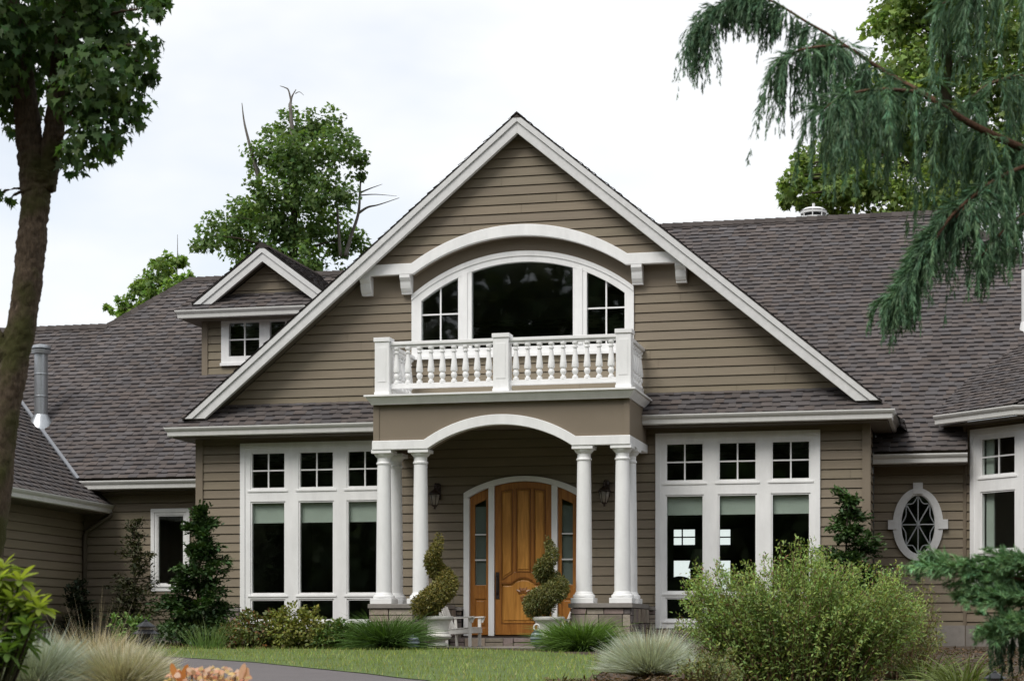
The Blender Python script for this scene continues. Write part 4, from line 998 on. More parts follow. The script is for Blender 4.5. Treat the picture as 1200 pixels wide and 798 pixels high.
M_ASPH = mat_paint('drive_asphalt', (0.125, 0.112, 0.112), 0.9, 0.10, 3, 0.25, 150)
M_PAVE = mat_paint('landing_concrete', (0.26, 0.235, 0.21), 0.9, 0.10, 4, 0.2, 80)
def axis(lo, hi, fine0, fine1, st, big):
    a = list(np.arange(fine0, fine1 + st / 2, st)); v = fine0
    k = st
    while v > lo: k *= 1.5; v -= k; a.insert(0, max(v, lo))
    v = fine1; k = st
    while v < hi: k *= 1.5; v += k; a.append(min(v, hi))
    return a
gx = axis(-900, 900, -30, 30, 1.0, 900); gy = axis(-900, 900, -40, 20, 1.0, 900)
vs = [(x, y, ground_z(x, y)) for y in gy for x in gx]; nx = len(gx)
mb = MB(); mb.add(vs, [(j * nx + i, j * nx + i + 1, (j + 1) * nx + i + 1, (j + 1) * nx + i) for j in range(len(gy) - 1) for i in range(nx - 1)])
tag(mb.build('ground', M_SOIL, fix=False, smooth=True), kind='structure')
def sheet(name, mat, poly, lift, res=0.35):
    """flat sheet laid on the ground, clipped to a convex-ish outline by cells"""
    bm = bmesh.new(); vs = [bm.verts.new((p[0], p[1], 0)) for p in poly]; f = bm.faces.new(vs)
    if f.normal.z < 0: f.normal_flip()
    xs = [p[0] for p in poly]; ys = [p[1] for p in poly]
    for lo, hi, no in ((min(xs), max(xs), Vector((1, 0, 0))), (min(ys), max(ys), Vector((0, 1, 0)))):
        t = lo + res
        while t < hi:
            bmesh.ops.bisect_plane(bm, geom=bm.verts[:] + bm.edges[:] + bm.faces[:], plane_co=no * t, plane_no=no); t += res
    bmesh.ops.triangulate(bm, faces=bm.faces[:])
    for v in bm.verts: v.co.z = ground_z(v.co.x, v.co.y) + lift
    me = bpy.data.meshes.new(name); bm.normal_update(); bm.to_mesh(me); bm.free(); me.materials.append(mat)
    o = link_mesh(name, me); tag(o, kind='structure'); return o
edge = [G(-260, 751), G(-100, 756), G(60, 763), G(207, 770.5), G(300, 776.7), G(360, 783), G(430, 790), G(500, 798), G(560, 810), G(640, 835)]
near = []
for i, p in enumerate(edge):
    near.append(Vector((p.x + 0.6, p.y - 4.6, 0)))
drive_poly = [(p.x, p.y) for p in edge] + [(p.x, p.y) for p in near[::-1]]
sheet('driveway', M_ASPH, drive_poly, 0.006)
lawn_back = [G(-260, 750), G(-100, 754), G(60, 754), G(200, 754.5), G(360, 759), G(440, 761.5), G(560, 761), G(640, 764.5), G(722, 770)]
lawn_right = [G(716, 780), G(700, 792), G(680, 810), G(655, 835)]
lawn_poly = [(p.x, p.y) for p in lawn_back] + [(p.x, p.y) for p in lawn_right] + [(p.x, p.y + 0.02) for p in edge[::-1]]
sheet('lawn', M_LAWN, lawn_poly, 0.012)
sheet('landing', M_PAVE, [(-1.05, -0.40), (-1.05, -2.55), (1.46, -2.55), (1.46, -0.40)], 0.008)

gx2 = list(range(-220, 241, 10)); gy2 = [-88, -96, -106, -118, -135, -160, -200, -260]  # unseen hill added behind the woods, fills bright sky gaps in window reflections
vs = [(x, y, -2 + min(30, (-84 - y) * 0.62) * (1 + 0.12 * math.sin(x * 0.045) + 0.06 * math.sin(x * .13 + y * .05))) for y in gy2 for x in gx2]; nx = len(gx2)
mb = MB(); mb.add(vs, [(j * nx + i, j * nx + i + 1, (j + 1) * nx + i + 1, (j + 1) * nx + i) for j in range(len(gy2) - 1) for i in range(nx - 1)])
tag(mb.build('backing_hill', mat_paint('backing_hill_green', (0.045, 0.068, 0.025), 0.95, 0.5, 0.15, 0.8, 0.8), smooth=True), kind='structure')
# ------------------------------------------------------------------ foliage helpers
def nrm(a): return a / np.maximum(np.linalg.norm(a, axis=1, keepdims=True), 1e-9)
MAPLE = np.array([(0, 0), (.10, .10), (.40, .04), (.33, .22), (.52, .44), (.30, .44), (.28, .62), (.13, .58), (0, 1.0), (-.13, .58), (-.28, .62), (-.30, .44), (-.52, .44), (-.33, .22), (-.40, .04), (-.10, .10)])
OVATE = np.array([(0, 0), (.24, .25), (.27, .55), (0, 1.0), (-.27, .55), (-.24, .25)])
LANCE = np.array([(0, 0), (.13, .45), (0, 1.0), (-.13, .45)])
OBLONG = np.array([(0, 0), (.13, .22), (.19, .6), (.12, .88), (0, 1.0), (-.12, .88), (-.19, .6), (-.13, .22)])
SPRIG = np.array([(0, 0), (.22, .28), (.12, .40), (.26, .62), (.08, .70), (0, 1.0), (-.08, .70), (-.26, .62), (-.12, .40), (-.22, .28)])

def leaves(name, parent, mat, P, T, Nn, size, shape, colors, fold=0.25, curl=0.15):
    """P base points, T tip directions, Nn rough normals, size lengths"""
    T = nrm(T); S = nrm(np.cross(T, Nn)); Q = np.cross(S, T)
    x = shape[:, 0][None, :, None] * size[:, None, None]; y = shape[:, 1][None, :, None] * size[:, None, None]
    h = (np.abs(shape[:, 0]) * fold - shape[:, 1] ** 2 * curl)[None, :, None] * size[:, None, None]
    V = P[:, None, :] + x * S[:, None, :] + y * T[:, None, :] + h * Q[:, None, :]
    return mesh_np(name, V, len(shape), colors, mat, parent)

def tint(rng, n, base, var=0.18, hue=0.12):
    q = np.clip(rng.normal(1, var, (n, 1)), 0.5, 1.7); hh = rng.normal(0, hue, (n, 1))
    return np.clip(np.array(base)[None, :] * q * np.concatenate([1 + hh, np.ones((n, 1)), 1 - hh * 0.6], 1), 0.002, 0.9)

def ball(rng, n, shell=0.4):
    d = nrm(rng.normal(size=(n, 3))); r = rng.random((n, 1)) ** (1 / (2.0 + 2 * shell)); return d * r

M_BARK = mat_bark('tree_bark', (0.030, 0.024, 0.018), (0.085, 0.066, 0.048), (0.040, 0.045, 0.018))
M_BARKFG = mat_bark('mossy_bark', (0.045, 0.034, 0.024), (0.145, 0.108, 0.074), (0.060, 0.060, 0.022), scale=(30, 30, 9))
M_DEAD = mat_bark('dead_wood', (0.11, 0.10, 0.09), (0.25, 0.23, 0.21), (0.14, 0.13, 0.11))
M_TWIG = mat_bark('reddish_twig', (0.10, 0.055, 0.035), (0.22, 0.13, 0.085), (0.12, 0.07, 0.05), scale=(30, 30, 8))
M_LEAF = mat_leaf('broad_leaf', (1, 1, 1), 0.45)
M_LEAFD = mat_leaf('dense_leaf', (1, 1, 1), 0.22, gloss=0.04)
M_NEEDLE = mat_leaf('scale_leaf', (1, 1, 1), 0.15, gloss=0.03)
M_BLADE = mat_leaf('grass_blade', (1, 1, 1), 0.25, gloss=0.03)

def curve(pts, n=6):
    """Catmull-Rom through points"""
    P = [Vector(p) for p in pts]; P = [P[0] * 2 - P[1]] + P + [P[-1] * 2 - P[-2]]; out = []
    for i in range(1, len(P) - 2):
        for k in range(n):
            t = k / n; a, b, c, d = P[i - 1], P[i], P[i + 1], P[i + 2]
            out.append(0.5 * ((2 * b) + (c - a) * t + (2 * a - 5 * b + 4 * c - d) * t * t + (3 * b - a - 3 * c + d) * t ** 3))
    out.append(P[-2]); return out
def taper(n, r0, r1): return [r0 + (r1 - r0) * i / (n - 1) for i in range(n)]

def broad_tree(name, label, base, trunk, r0, r1, clumps, leafsize, col, seed, density=420, shape=MAPLE, cat='tree', group=None, dead=(), mat=None, bark=None, squash=0.85, limb_r=0.35, depthvar=0.0, up=0.5):
    """trunk: list of points; clumps: (centre Vector, radius). limbs run from the trunk to every clump"""
    rng = np.random.default_rng(seed); t = empty(name, base); tag(t, label, cat, group)
    tp = curve(trunk, 6); mb = MB(); mb.tube(tp, taper(len(tp), r0, r1), 10)
    n_t = len(tp)
    for c, r in clumps:
        j = min(range(n_t), key=lambda i: (tp[i] - c).length + 1.2 * max(0, tp[i].z - c.z + 0.4 * r)); a = tp[j]; f = j / n_t
        if (c - a).length < 0.05: continue
        mid = a.lerp(c, 0.5) + Vector((rng.normal(0, .08), rng.normal(0, .08), 0.12)) * (c - a).length
        lp = curve([a, mid, c + Vector((0, 0, r * 0.4))], 5); rr = (r0 + (r1 - r0) * f) * limb_r
        mb.tube(lp, taper(len(lp), rr, max(0.006, rr * 0.25)), 6)
    mb.build('trunk', bark or M_BARK, t, smooth=True)
    Ps, Cs, Ns, Ts = [], [], [], []
    for c, r in clumps:
        n = int(density * r * r / (leafsize * leafsize) * 0.022) + 8
        sub = nrm(rng.normal(size=(max(4, n // 26), 3))) * (rng.random((max(4, n // 26), 1)) ** 0.5) * r
        k = rng.integers(0, len(sub), n)
        p = sub[k] + ball(rng, n, 0) * r * 0.42; p[:, 2] *= squash
        o = nrm(p + rng.normal(0, r * 0.2, (n, 3)))
        Ps.append(p + np.array(c)); tone = np.clip(rng.normal(1, 0.10), .75, 1.3)
        stone_ = np.clip(rng.normal(1, 0.16, (len(sub), 1)), .6, 1.5)[k]
        Cs.append(tint(rng, n, col, 0.15, 0.08) * tone * stone_)
        Ts.append(o * 0.8 + rng.normal(0, .5, (n, 3)) + np.array([0, 0, -0.45])); Ns.append(o * 0.5 + rng.normal(0, .45, (n, 3)) + np.array([0, 0, up]))
    P = np.concatenate(Ps); sz = leafsize * np.clip(rng.normal(1, .22, len(P)), .5, 1.5)
    leaves('crown', t, mat or M_LEAF, P, np.concatenate(Ts), np.concatenate(Ns), sz, shape, np.concatenate(Cs))
    for br in dead:
        m = MB()
        for pts, ra, rb in br: q = curve(pts, 5); m.tube(q, taper(len(q), ra, rb), 6)
        m.build('dead_branch', M_DEAD, t, smooth=True)
    return t

def px_clumps(lst, d, rng, dv):
    return [(PT(x, y, d + rng.uniform(-dv, dv)), r * d / FPX) for x, y, r in lst]

# ------------------------------------------------------------------ trees behind the house
rng0 = np.random.default_rng(5)
D = 60
cl = px_clumps([(345, 152, 26), (378, 147, 24), (320, 178, 30), (355, 185, 36), (392, 178, 30), (418, 192, 17), (350, 222, 36), (388, 222, 28), (312, 235, 28), (290, 250, 26), (265, 262, 22), (250, 285, 22), (330, 265, 36), (290, 292, 32), (375, 268, 36), (405, 290, 24), (345, 305, 38), (300, 330, 36), (372, 335, 36), (335, 370, 40)], D, rng0, 1.3)
P6 = lambda *l: [PT(x, y, D) for x, y in l]
b = PT(340, 745, D); b.z = -0.3
broad_tree('maple_tree', 'bushy green maple with bare dead branches rising behind the dormer', b, [b, PT(338, 600, D), PT(342, 420, D), PT(344, 280, D), PT(346, 170, D)], 0.35, 0.05, cl, 0.145, (0.125, 0.205, 0.062), 21, density=1150,
           dead=[[(P6((309, 245), (301.5, 203), (294, 175), (286.5, 145), (283.5, 121)), 0.10, 0.012)],
                 [(P6((344, 185), (342, 150), (340, 122)), 0.09, 0.055), (P6((340, 124), (342, 114), (347, 105)), 0.05, 0.012), (P6((341, 118), (338, 106), (334, 103), (328, 101)), 0.035, 0.008), (P6((346, 110), (351, 108), (356, 112)), 0.015, 0.006)],
                 [(P6((405, 300), (411, 278), (420, 250), (422, 220), (423, 205)), 0.075, 0.02), (P6((420, 250), (431, 243), (444, 240), (468, 232)), 0.045, 0.008), (P6((422, 226), (434, 221), (448, 216)), 0.03, 0.006), (P6((422, 229), (440, 228), (465, 230)), 0.022, 0.005)],
                 [(P6((399, 300), (396, 260), (394, 226)), 0.06, 0.03)]])
D = 52
cl = px_clumps([(203, 312, 15), (186, 322, 17), (166, 338, 16), (205, 340, 18), (180, 352, 20), (146, 358, 13), (128, 364, 6), (160, 372, 18), (200, 372, 22), (218, 325, 9), (180, 400, 28), (150, 400, 20)], D, rng0, 0.9)
b = PT(185, 745, D); b.z = -0.3
broad_tree('young_tree', 'small light green sapling peeking over the left roof ridge', b, [b, PT(185, 560, D), PT(188, 430, D), PT(195, 325, D)], 0.12, 0.02, cl, 0.12, (0.18, 0.28, 0.07), 22, density=2400, dead=[[([PT(207, 330, D), PT(208, 300, D), PT(208, 275, D)], 0.02, 0.006)]])
D = 53
cl = px_clumps([(1075, 20, 45), (1130, 15, 50), (1185, 40, 50), (1062, 70, 40), (1110, 85, 50), (1170, 110, 50), (1035, 110, 34), (1000, 150, 32), (985, 185, 30), (952, 205, 24), (926, 213, 18), (944, 234, 17), (1040, 155, 46), (1090, 165, 50), (975, 235, 26), (1020, 215, 40), (1080, 230, 44), (1140, 190, 50), (1190, 200, 46), (1120, 260, 46), (1045, 30, 30), (1050, 110, 32), (1015, 150, 30), (965, 182, 28), (937, 202, 22), (990, 215, 30), (918, 222, 14), (960, 236, 20), (930, 226, 18), (1000, 185, 30), (1230, 120, 60), (1240, 30, 60), (1100, -40, 60), (1180, -50, 60), (1030, 280, 40)], D, rng0, 1.6)
b = PT(1110, 745, D); b.z = -0.3
broad_tree('maple_tree', 'tall broad yellow green tree towering behind the right roof slope', b, [b, PT(1108, 500, D), PT(1105, 250, D), PT(1110, 60, D), PT(1115, -60, D)], 0.4, 0.06, cl, 0.16, (0.20, 0.285, 0.085), 23, density=1350)
# the wooded far side of the street, seen in the window glass
rng = np.random.default_rng(77); n = 42000
x = rng.uniform(-75, 95, n); hmax = 28 + 5 * np.sin(x * 0.21) + 3.5 * np.sin(x * 0.57 + 1) + 2 * np.sin(x * 1.3)
z = -1.6 + rng.random(n) ** 0.95 * hmax; y = -72 + rng.normal(0, 3.5, n)
P = np.stack([x, y, z], 1)
tag(leaves('woodland', None, M_LEAFD, P, rng.normal(size=(n, 3)) + np.array([0, 0.4, -.6]), rng.normal(0, .5, (n, 3)) + np.array([0, 1, .4]), rng.uniform(0.7, 1.5, n), MAPLE, tint(rng, n, (0.07, 0.105, 0.032), 0.3, 0.12)), 'dark woodland across the street mirrored in the window panes', 'woodland', kind='stuff')

# ------------------------------------------------------------------ foreground maple on the left
rngf = np.random.default_rng(8); D = 12.3
Q = lambda x, y, d=D: PT(x, y, d)
cl = px_clumps([(10, 12, 58), (65, 0, 52), (115, -5, 40), (158, -14, 32), (28, 58, 46), (95, 45, 46), (135, 42, 36), (162, 72, 22), (115, 85, 40), (150, 104, 24), (92, 112, 32), (132, 128, 26), (108, 150, 28), (88, 176, 18), (122, 172, 15), (155, 138, 13), (140, 160, 10), (8, 100, 24), (25, 124, 22), (34, 95, 26), (18, 150, 13), (178, 52, 12), (176, 88, 13), (170, 120, 9), (182, 8, 14), (192, -6, 10), (102, 190, 13), (80, 196, 7), (-15, 118, 22), (0, 226, 6), (12, 232, 4), (-20, 60, 60), (-100, 10, 80), (-150, 80, 80), (50, -85, 70), (120, -85, 50), (-60, -90, 90), (60, 40, 40)], D, rngf, 0.55)
b = Q(-75, 850); b.z = ground_z(b.x, b.y) - 0.05
t = empty('maple_tree', b); tag(t, 'large shady maple with a leaning mossy forked trunk at the left edge, nearest the viewer', 'tree')
mb = MB()
p1 = curve([b, Q(-42, 790), Q(-12, 600), Q(2, 500), Q(17, 425), Q(30, 350), Q(37, 285), Q(43, 225), Q(47, 200)], 6)
r1 = [(29 - 12 * min(1, i / 22) + 1.6 * math.sin(i * .9) * math.sin(i * 2.3)) * D / FPX for i in range(len(p1))]; r1[-6:] = [r * (1 + 0.05 * k) for k, r in enumerate(r1[-6:])]
mb.tube(p1, r1, 14)
s1 = curve([Q(42, 230), Q(37, 185), Q(33, 150), Q(28, 100), Q(18, 40), Q(5, -40), Q(-10, -120)], 6); mb.tube(s1, taper(len(s1), 18 * D / FPX, 10 * D / FPX), 12)
s2 = curve([Q(52, 225), Q(58, 185), Q(64, 150), Q(68, 100), Q(72, 50), Q(76, 0), Q(84, -60), Q(95, -120)], 6); mb.tube(s2, taper(len(s2), 14 * D / FPX, 8 * D / FPX), 12)
k1 = curve([Q(14, 420), Q(-4, 400), Q(-18, 370)], 5); mb.tube(k1, taper(len(k1), 16 * D / FPX, 9 * D / FPX), 10)
allp = s1 + s2
for c, r in cl:
    a = min(allp, key=lambda p: (p - c).length + 1.2 * max(0, p.z - c.z)); q = curve([a, a.lerp(c, .5) + Vector((0, 0, 0.04)), c], 5); mb.tube(q, taper(len(q), 0.016, 0.004), 6)
# knobbly bark: push the skin in and out a little
rr = random.Random(4)
mb.v = [(x + rr.uniform(-.004, .004), y + rr.uniform(-.004, .004), z) for x, y, z in mb.v]
tr = mb.build('trunk', M_BARKFG, t, smooth=True)
sb = tr.modifiers.new('smooth', 'SUBSURF'); sb.levels = 2; sb.render_levels = 2
tx = bpy.data.textures.new('bark_bumps', 'CLOUDS'); tx.noise_scale = 0.035; dp = tr.modifiers.new('bark', 'DISPLACE'); dp.texture = tx; dp.strength = 0.028; dp.mid_level = 0.5
Ps, Cs, Ts, Ns = [], [], [], []
for c, r in cl:
    n = int(560 * (r / 0.27) ** 2 * 0.62) + 3; p = ball(rngf, n, 0.2) * r; p[:, 1] *= 1.3
    Ps.append(p + np.array(c)); Cs.append(tint(rngf, n, (0.066, 0.125, 0.036), 0.26, 0.10)); o = nrm(p)
    Ts.append(o * 0.5 + rngf.normal(0, .35, (n, 3)) + np.array([0, 0, -0.8])); Ns.append(o * 0.6 + rngf.normal(0, .4, (n, 3)) + np.array([0, -.2, 0.55]))
P = np.concatenate(Ps)
leaves('crown', t, M_LEAF, P, np.concatenate(Ts), np.concatenate(Ns), 0.066 * np.clip(rngf.normal(1, .2, len(P)), .55, 1.4), MAPLE, np.concatenate(Cs), fold=0.3, curl=0.25)

# ------------------------------------------------------------------ weeping conifer on the right
class Spray:
    def __init__(s, seed): s.rng = np.random.default_rng(seed); s.V = []; s.C = []
    def twigs(s, P, T, ln, wd, col):
        """narrow diamond-shaped scale twigs"""
        n = len(P); T = nrm(T); S = nrm(np.cross(T, s.rng.normal(size=(n, 3)))); ln = ln[:, None]; wd = wd[:, None]
        s.V.append(np.stack([P, P + T * ln * 0.35 + S * wd, P + T * ln, P + T * ln * 0.35 - S * wd], 1)); s.C.append(col)
    def spine(s, p0, out, L, n=34, down=1.0, col=(0.100, 0.190, 0.100), tw=0.125, spread=0.20, width=0.0032):
        rng = s.rng; p0 = np.array(p0); out = np.array(out, float); u = np.sort(rng.random(n)) ** 0.9
        sway = rng.normal(0, 0.05, 3) * L
        f = lambda q: p0 + out * L * (1 - (1 - q) ** 2) * 0.5 + np.array([0, 0, -1.0]) * L * down * (q ** 1.4) + sway * (q ** 2)
        pts = np.stack([f(q) for q in u]); d = np.stack([f(q + .02) - f(q) for q in u]); d = nrm(d)
        lat = nrm(np.cross(d, rng.normal(size=3) + np.array([0, 1.0, 0]))); sg = np.where(np.arange(n) % 2 == 0, 1, -1)[:, None]
        t = d + lat * sg * spread + rng.normal(0, .10, (n, 3)); ln = tw * (1.05 - 0.6 * u) * rng.uniform(.6, 1.2, n)
        tone = np.clip(rng.normal(1, .18), .6, 1.5); c = tint(rng, n, col, .2, .08) * tone
        s.twigs(pts, t, ln, np.full(n, width), c)
        for k in range(4):   # finer side twigs
            b = pts + nrm(t) * (ln * rng.uniform(.15, .75, n))[:, None]; t2 = nrm(t) + lat * rng.choice([-1, 1], n)[:, None] * (0.12 + spread * .7) + rng.normal(0, .14, (n, 3)) + np.array([0, 0, -.25 * down])
            s.twigs(b, t2, ln * rng.uniform(.35, .65, n), np.full(n, width * 0.8), c * rng.uniform(.9, 1.25, (n, 1)))
    def build(s, name, parent, mat): return mesh_np(name, np.concatenate(s.V), 4, np.concatenate(s.C), mat, parent)

def limb_with_sprays(mb, sp, pts, ds, r0, r1, per, Lf, outf, n=30, clump=1.05, **kw):
    C_ = curve([PT(x, y, d) for (x, y), d in zip(pts, ds)], 6); mb.tube(C_, taper(len(C_), r0, r1), 7)
    ph = sp.rng.random() * 6
    for i in range(len(C_) - 1):
        a, bb = C_[i], C_[i + 1]; f = i / (len(C_) - 1)
        if clump and math.sin(i * clump + ph) < -0.55: continue
        for k in range(per(f) if callable(per) else per):
            q = a.lerp(bb, sp.rng.random()); o = outf(f, sp.rng); sp.spine(q, o, Lf(f) * sp.rng.uniform(.6, 1.06), n=n, **kw)
    return C_
R_ = np.array([math.cos(YAW), math.sin(YAW), 0]); F_ = np.array([-math.sin(YAW), math.cos(YAW), 0])
def hang(bx=-0.25, k=0.5):
    return lambda f, rng: R_ * (rng.normal(bx, .3)) + F_ * rng.normal(0, .45) + np.array([0, 0, rng.normal(.30, .16)])
D = 9.5; cb = PT(1390, 900, D + 0.3); cb.z = ground_z(cb.x, cb.y) - 0.05
t = empty('weeping_conifer', cb); tag(t, 'blue green weeping conifer hanging its long drooping sprays in from the right edge', 'tree')
mb = MB(); sp = Spray(31)
trk = curve([cb, PT(1385, 500, D + .3), PT(1375, 150, D + .3), PT(1370, -200, D + .3)], 8); mb.tube(trk, taper(len(trk), 0.13, 0.05), 12)
PXM = D / FPX
limb_with_sprays(mb, sp, [(1372, 260), (1290, 215), (1225, 185), (1180, 166), (1130, 141), (1085, 112), (1040, 86), (1000, 60), (965, 37)], [9.8, 9.7, 9.6, 9.5, 9.4, 9.4, 9.5, 9.5, 9.5], 0.027, 0.006, lambda f: 3 if f < .3 else 4, lambda f: (150 if f > .35 else 130) * PXM, hang(-.2), n=38)
limb_with_sprays(mb, sp, [(968, 39), (945, 26), (926, 14), (905, 2), (880, -6), (855, 0), (838, 18), (828, 40)], [9.5] * 8, 0.007, 0.003, lambda f: 4 if f > .3 else 1, lambda f: (50 if f < .75 else 88) * PXM, hang(-.45), n=24, tw=0.085, clump=0)
limb_with_sprays(mb, sp, [(990, 55), (960, 55), (930, 62), (915, 80)], [9.4, 9.3, 9.3, 9.3], 0.008, 0.003, 5, lambda f: 105 * PXM, hang(-.3), n=30, tw=0.085)
limb_with_sprays(mb, sp, [(1075, 108), (1030, 105), (990, 112), (965, 128)], [9.4, 9.2, 9.1, 9.1], 0.010, 0.003, 4, lambda f: 120 * PXM, hang(-.2), n=34)
limb_with_sprays(mb, sp, [(1374, 40), (1300, -10), (1230, -30), (1160, -25), (1105, 5)], [9.7, 9.5, 9.3, 9.2, 9.2], 0.03, 0.005, 5, lambda f: 135 * PXM, hang(-.1), n=36)
limb_with_sprays(mb, sp, [(1373, 150), (1300, 110), (1230, 90), (1170, 95), (1130, 120)], [9.8, 9.8, 9.7, 9.7, 9.7], 0.024, 0.004, 4, lambda f: 160 * PXM, hang(-.1), n=36)
limb_with_sprays(mb, sp, [(1373, 210), (1300, 185), (1220, 190), (1160, 215), (1120, 255)], [9.8, 9.7, 9.5, 9.4, 9.3], 0.020, 0.004, 5, lambda f: 125 * PXM, hang(-.1), n=34)
limb_with_sprays(mb, sp, [(1160, 215), (1118, 250), (1090, 290), (1072, 322), (1055, 348)], [9.4, 9.3, 9.2, 9.2, 9.2], 0.010, 0.003, 6, lambda f: (74 - 14 * f) * PXM, hang(-.6), n=32, tw=0.10, clump=0)
limb_with_sprays(mb, sp, [(1290, 215), (1230, 235), (1185, 262), (1150, 300)], [9.7, 9.5, 9.4, 9.3], 0.012, 0.003, 5, lambda f: 66 * PXM, hang(-.2), n=28, tw=0.08)
mb.build('trunk', M_TWIG, t, smooth=True); sp.build('foliage', t, M_NEEDLE)
# low spreading conifer plumes at the lower right
D = 8.6; cb = PT(1330, 880, D); cb.z = ground_z(cb.x, cb.y)
t = empty('spreading_conifer', cb); tag(t, 'low feathery conifer reaching in at the lower right corner', 'shrub')
mb = MB(); sp = Spray(37); PXM = D / FPX
plume = lambda f, rng: R_ * rng.normal(-1.25, .3) + F_ * rng.normal(0, .4) + np.array([0, 0, rng.normal(.28, .25)])
for pts, ln, num in (([(1330, 850), (1306, 730), (1236, 690), (1166, 672), (1108, 662)], 60, 4), ([(1330, 850), (1316, 750), (1256, 712), (1196, 700), (1156, 700)], 55, 5), ([(1330, 850), (1326, 720), (1276, 680), (1226, 664), (1186, 660)], 60, 4),
                     ([(1330, 850), (1316, 770), (1256, 740), (1211, 735), (1186, 745)], 50, 5), ([(1330, 850), (1336, 760), (1286, 722), (1241, 705)], 55, 5)):
    limb_with_sprays(mb, sp, pts, [D, D, D - .1, D - .2, D - .2][:len(pts)], 0.014, 0.003, lambda f: 1 if f < .2 else num, lambda f: ln * PXM, plume, n=30, down=0.12, tw=0.075, spread=0.5, clump=0, col=(0.165, 0.300, 0.135), width=0.003)
for i in range(60):
    p = PT(sp.rng.uniform(1160, 1250), sp.rng.uniform(700, 745), D + sp.rng.uniform(-.1, .25)); sp.spine(p, R_ * sp.rng.normal(-.1, .3), sp.rng.uniform(35, 60) * PXM, n=26, down=1.0, tw=0.06, col=(0.04, 0.085, 0.04))
mb.build('stem', M_TWIG, t, smooth=True); sp.build('foliage', t, M_NEEDLE)

# ------------------------------------------------------------------ grasses
def blades(rng, n, R0, Lm, spread, droop, wd, col_tip, col_base, seg=4, tipvar=0.2):
    ang = rng.random(n) * 2 * np.pi; rad = R0 * np.sqrt(rng.random(n)); tilt = np.clip(np.abs(rng.normal(0, spread, n)) + rad / max(R0, 1e-6) * spread * 0.6, 0, 1.45) if spread > 0 else np.arccos(1 - 0.78 * rng.random(n)); ta = ang + rng.normal(0, .5, n)
    d = np.stack([np.sin(tilt) * np.cos(ta), np.sin(tilt) * np.sin(ta), np.cos(tilt)], 1); base = np.stack([rad * np.cos(ang), rad * np.sin(ang), np.zeros(n)], 1)
    L_ = Lm * np.clip(rng.normal(1, .18, n), .4, 1.5); S = nrm(np.cross(d, rng.normal(size=(n, 3)) + np.array([0, .3, .0])))
    V, C = [], []
    tone = np.clip(rng.normal(1, .2, (n, 1)), .5, 1.6); hc = np.array(col_tip)[None] * tone; bc = np.array(col_base)[None] * tone
    def at(q): return base + d * (L_ * q)[:, None] + np.array([0, 0, -1.0])[None] * (L_ * droop * q ** 2.2)[:, None] + np.stack([np.cos(ta), np.sin(ta), 0 * ta], 1) * (L_ * droop * 0.45 * q ** 2)[:, None]
    for i in range(seg):
        a, b = i / seg, (i + 1) / seg; pa, pb = at(a), at(b); wa, wb = wd * (1 - a) ** .6 + wd * .08, wd * (1 - b) ** .6 + wd * .08
        V.append(np.stack([pa - S * wa, pa + S * wa, pb + S * wb, pb - S * wb], 1)); m = (a + b) / 2; C.append(bc * (1 - m) + hc * m)
    return np.concatenate(V), np.concatenate(C)
def grass_tuft(name, label, px, d, layers, seed, cat='grass', group=None, z=None):
    rng = np.random.default_rng(seed); p = PT(px, 800, d); p.z = ground_z(p.x, p.y) if z is None else z
    VV, CC = [], []
    for n, R0, Lm, spread, droop, wd, ct, cb_ in layers:
        V, C = blades(rng, n, R0, Lm, spread, droop, wd, ct, cb_); V[..., 2] = np.maximum(V[..., 2], 0.0); VV.append(V + np.array(p)); CC.append(C)
    o = mesh_np(name, np.concatenate(VV), 4, np.concatenate(CC), M_BLADE, None, loc=p); tag(o, label, cat, group); return o
BLUE, STRAW, TAN = (0.42, 0.48, 0.43), (0.62, 0.53, 0.38), (0.42, 0.34, 0.22)
FG = 'blue fescue tufts'
grass_tuft('blue_fescue', 'grey blue fescue tuft under the rhododendron in the lower left corner', 40, 11.2, [(7500, 0.07, 0.36, -1, 0.10, 0.0024, BLUE, (0.26, 0.23, 0.16)), (900, 0.10, 0.34, 0.9, 0.5, 0.0024, STRAW, TAN)], 51, group=FG)
grass_tuft('blue_fescue', 'straw coloured fescue tuft with upright seed stalks behind the grey one at lower left', 108, 12.9, [(5200, 0.09, 0.38, -1, 0.12, 0.0026, STRAW, TAN), (70, 0.09, 0.52, 0.26, 0.05, 0.0016, (0.50, 0.42, 0.30), STRAW)], 52, group=FG)
grass_tuft('blue_fescue', 'pale tan fescue tuft directly in front of the pagoda path light', 142, 11.3, [(6500, 0.09, 0.31, -1, 0.12, 0.0024, (0.56, 0.53, 0.42), TAN), (1500, 0.08, 0.31, -1, 0.10, 0.0024, (0.40, 0.44, 0.36), STRAW)], 53, group=FG)
grass_tuft('blue_fescue', 'round blue grey fescue mound beside the lawn edge, left of the big airy bush', 762, 15.6, [(8000, 0.08, 0.36, -1, 0.10, 0.0030, (0.56, 0.62, 0.57), (0.42, 0.36, 0.25)), (400, 0.08, 0.40, 0.36, 0.10, 0.0022, STRAW, TAN)], 54, group=FG)
GRN = (0.115, 0.215, 0.045)
grass_tuft('fountain_grass', 'deep green fountain grass clump in front of the left porch pedestal', 453, 31.3, [(1900, 0.32, 0.74, 0.50, 0.35, 0.006, GRN, (0.035, 0.06, 0.018)), (700, 0.42, 0.55, 0.75, 0.45, 0.006, (0.06, 0.115, 0.03), (0.03, 0.05, 0.016))], 55, group='fountain grasses at the porch', z=-0.30)
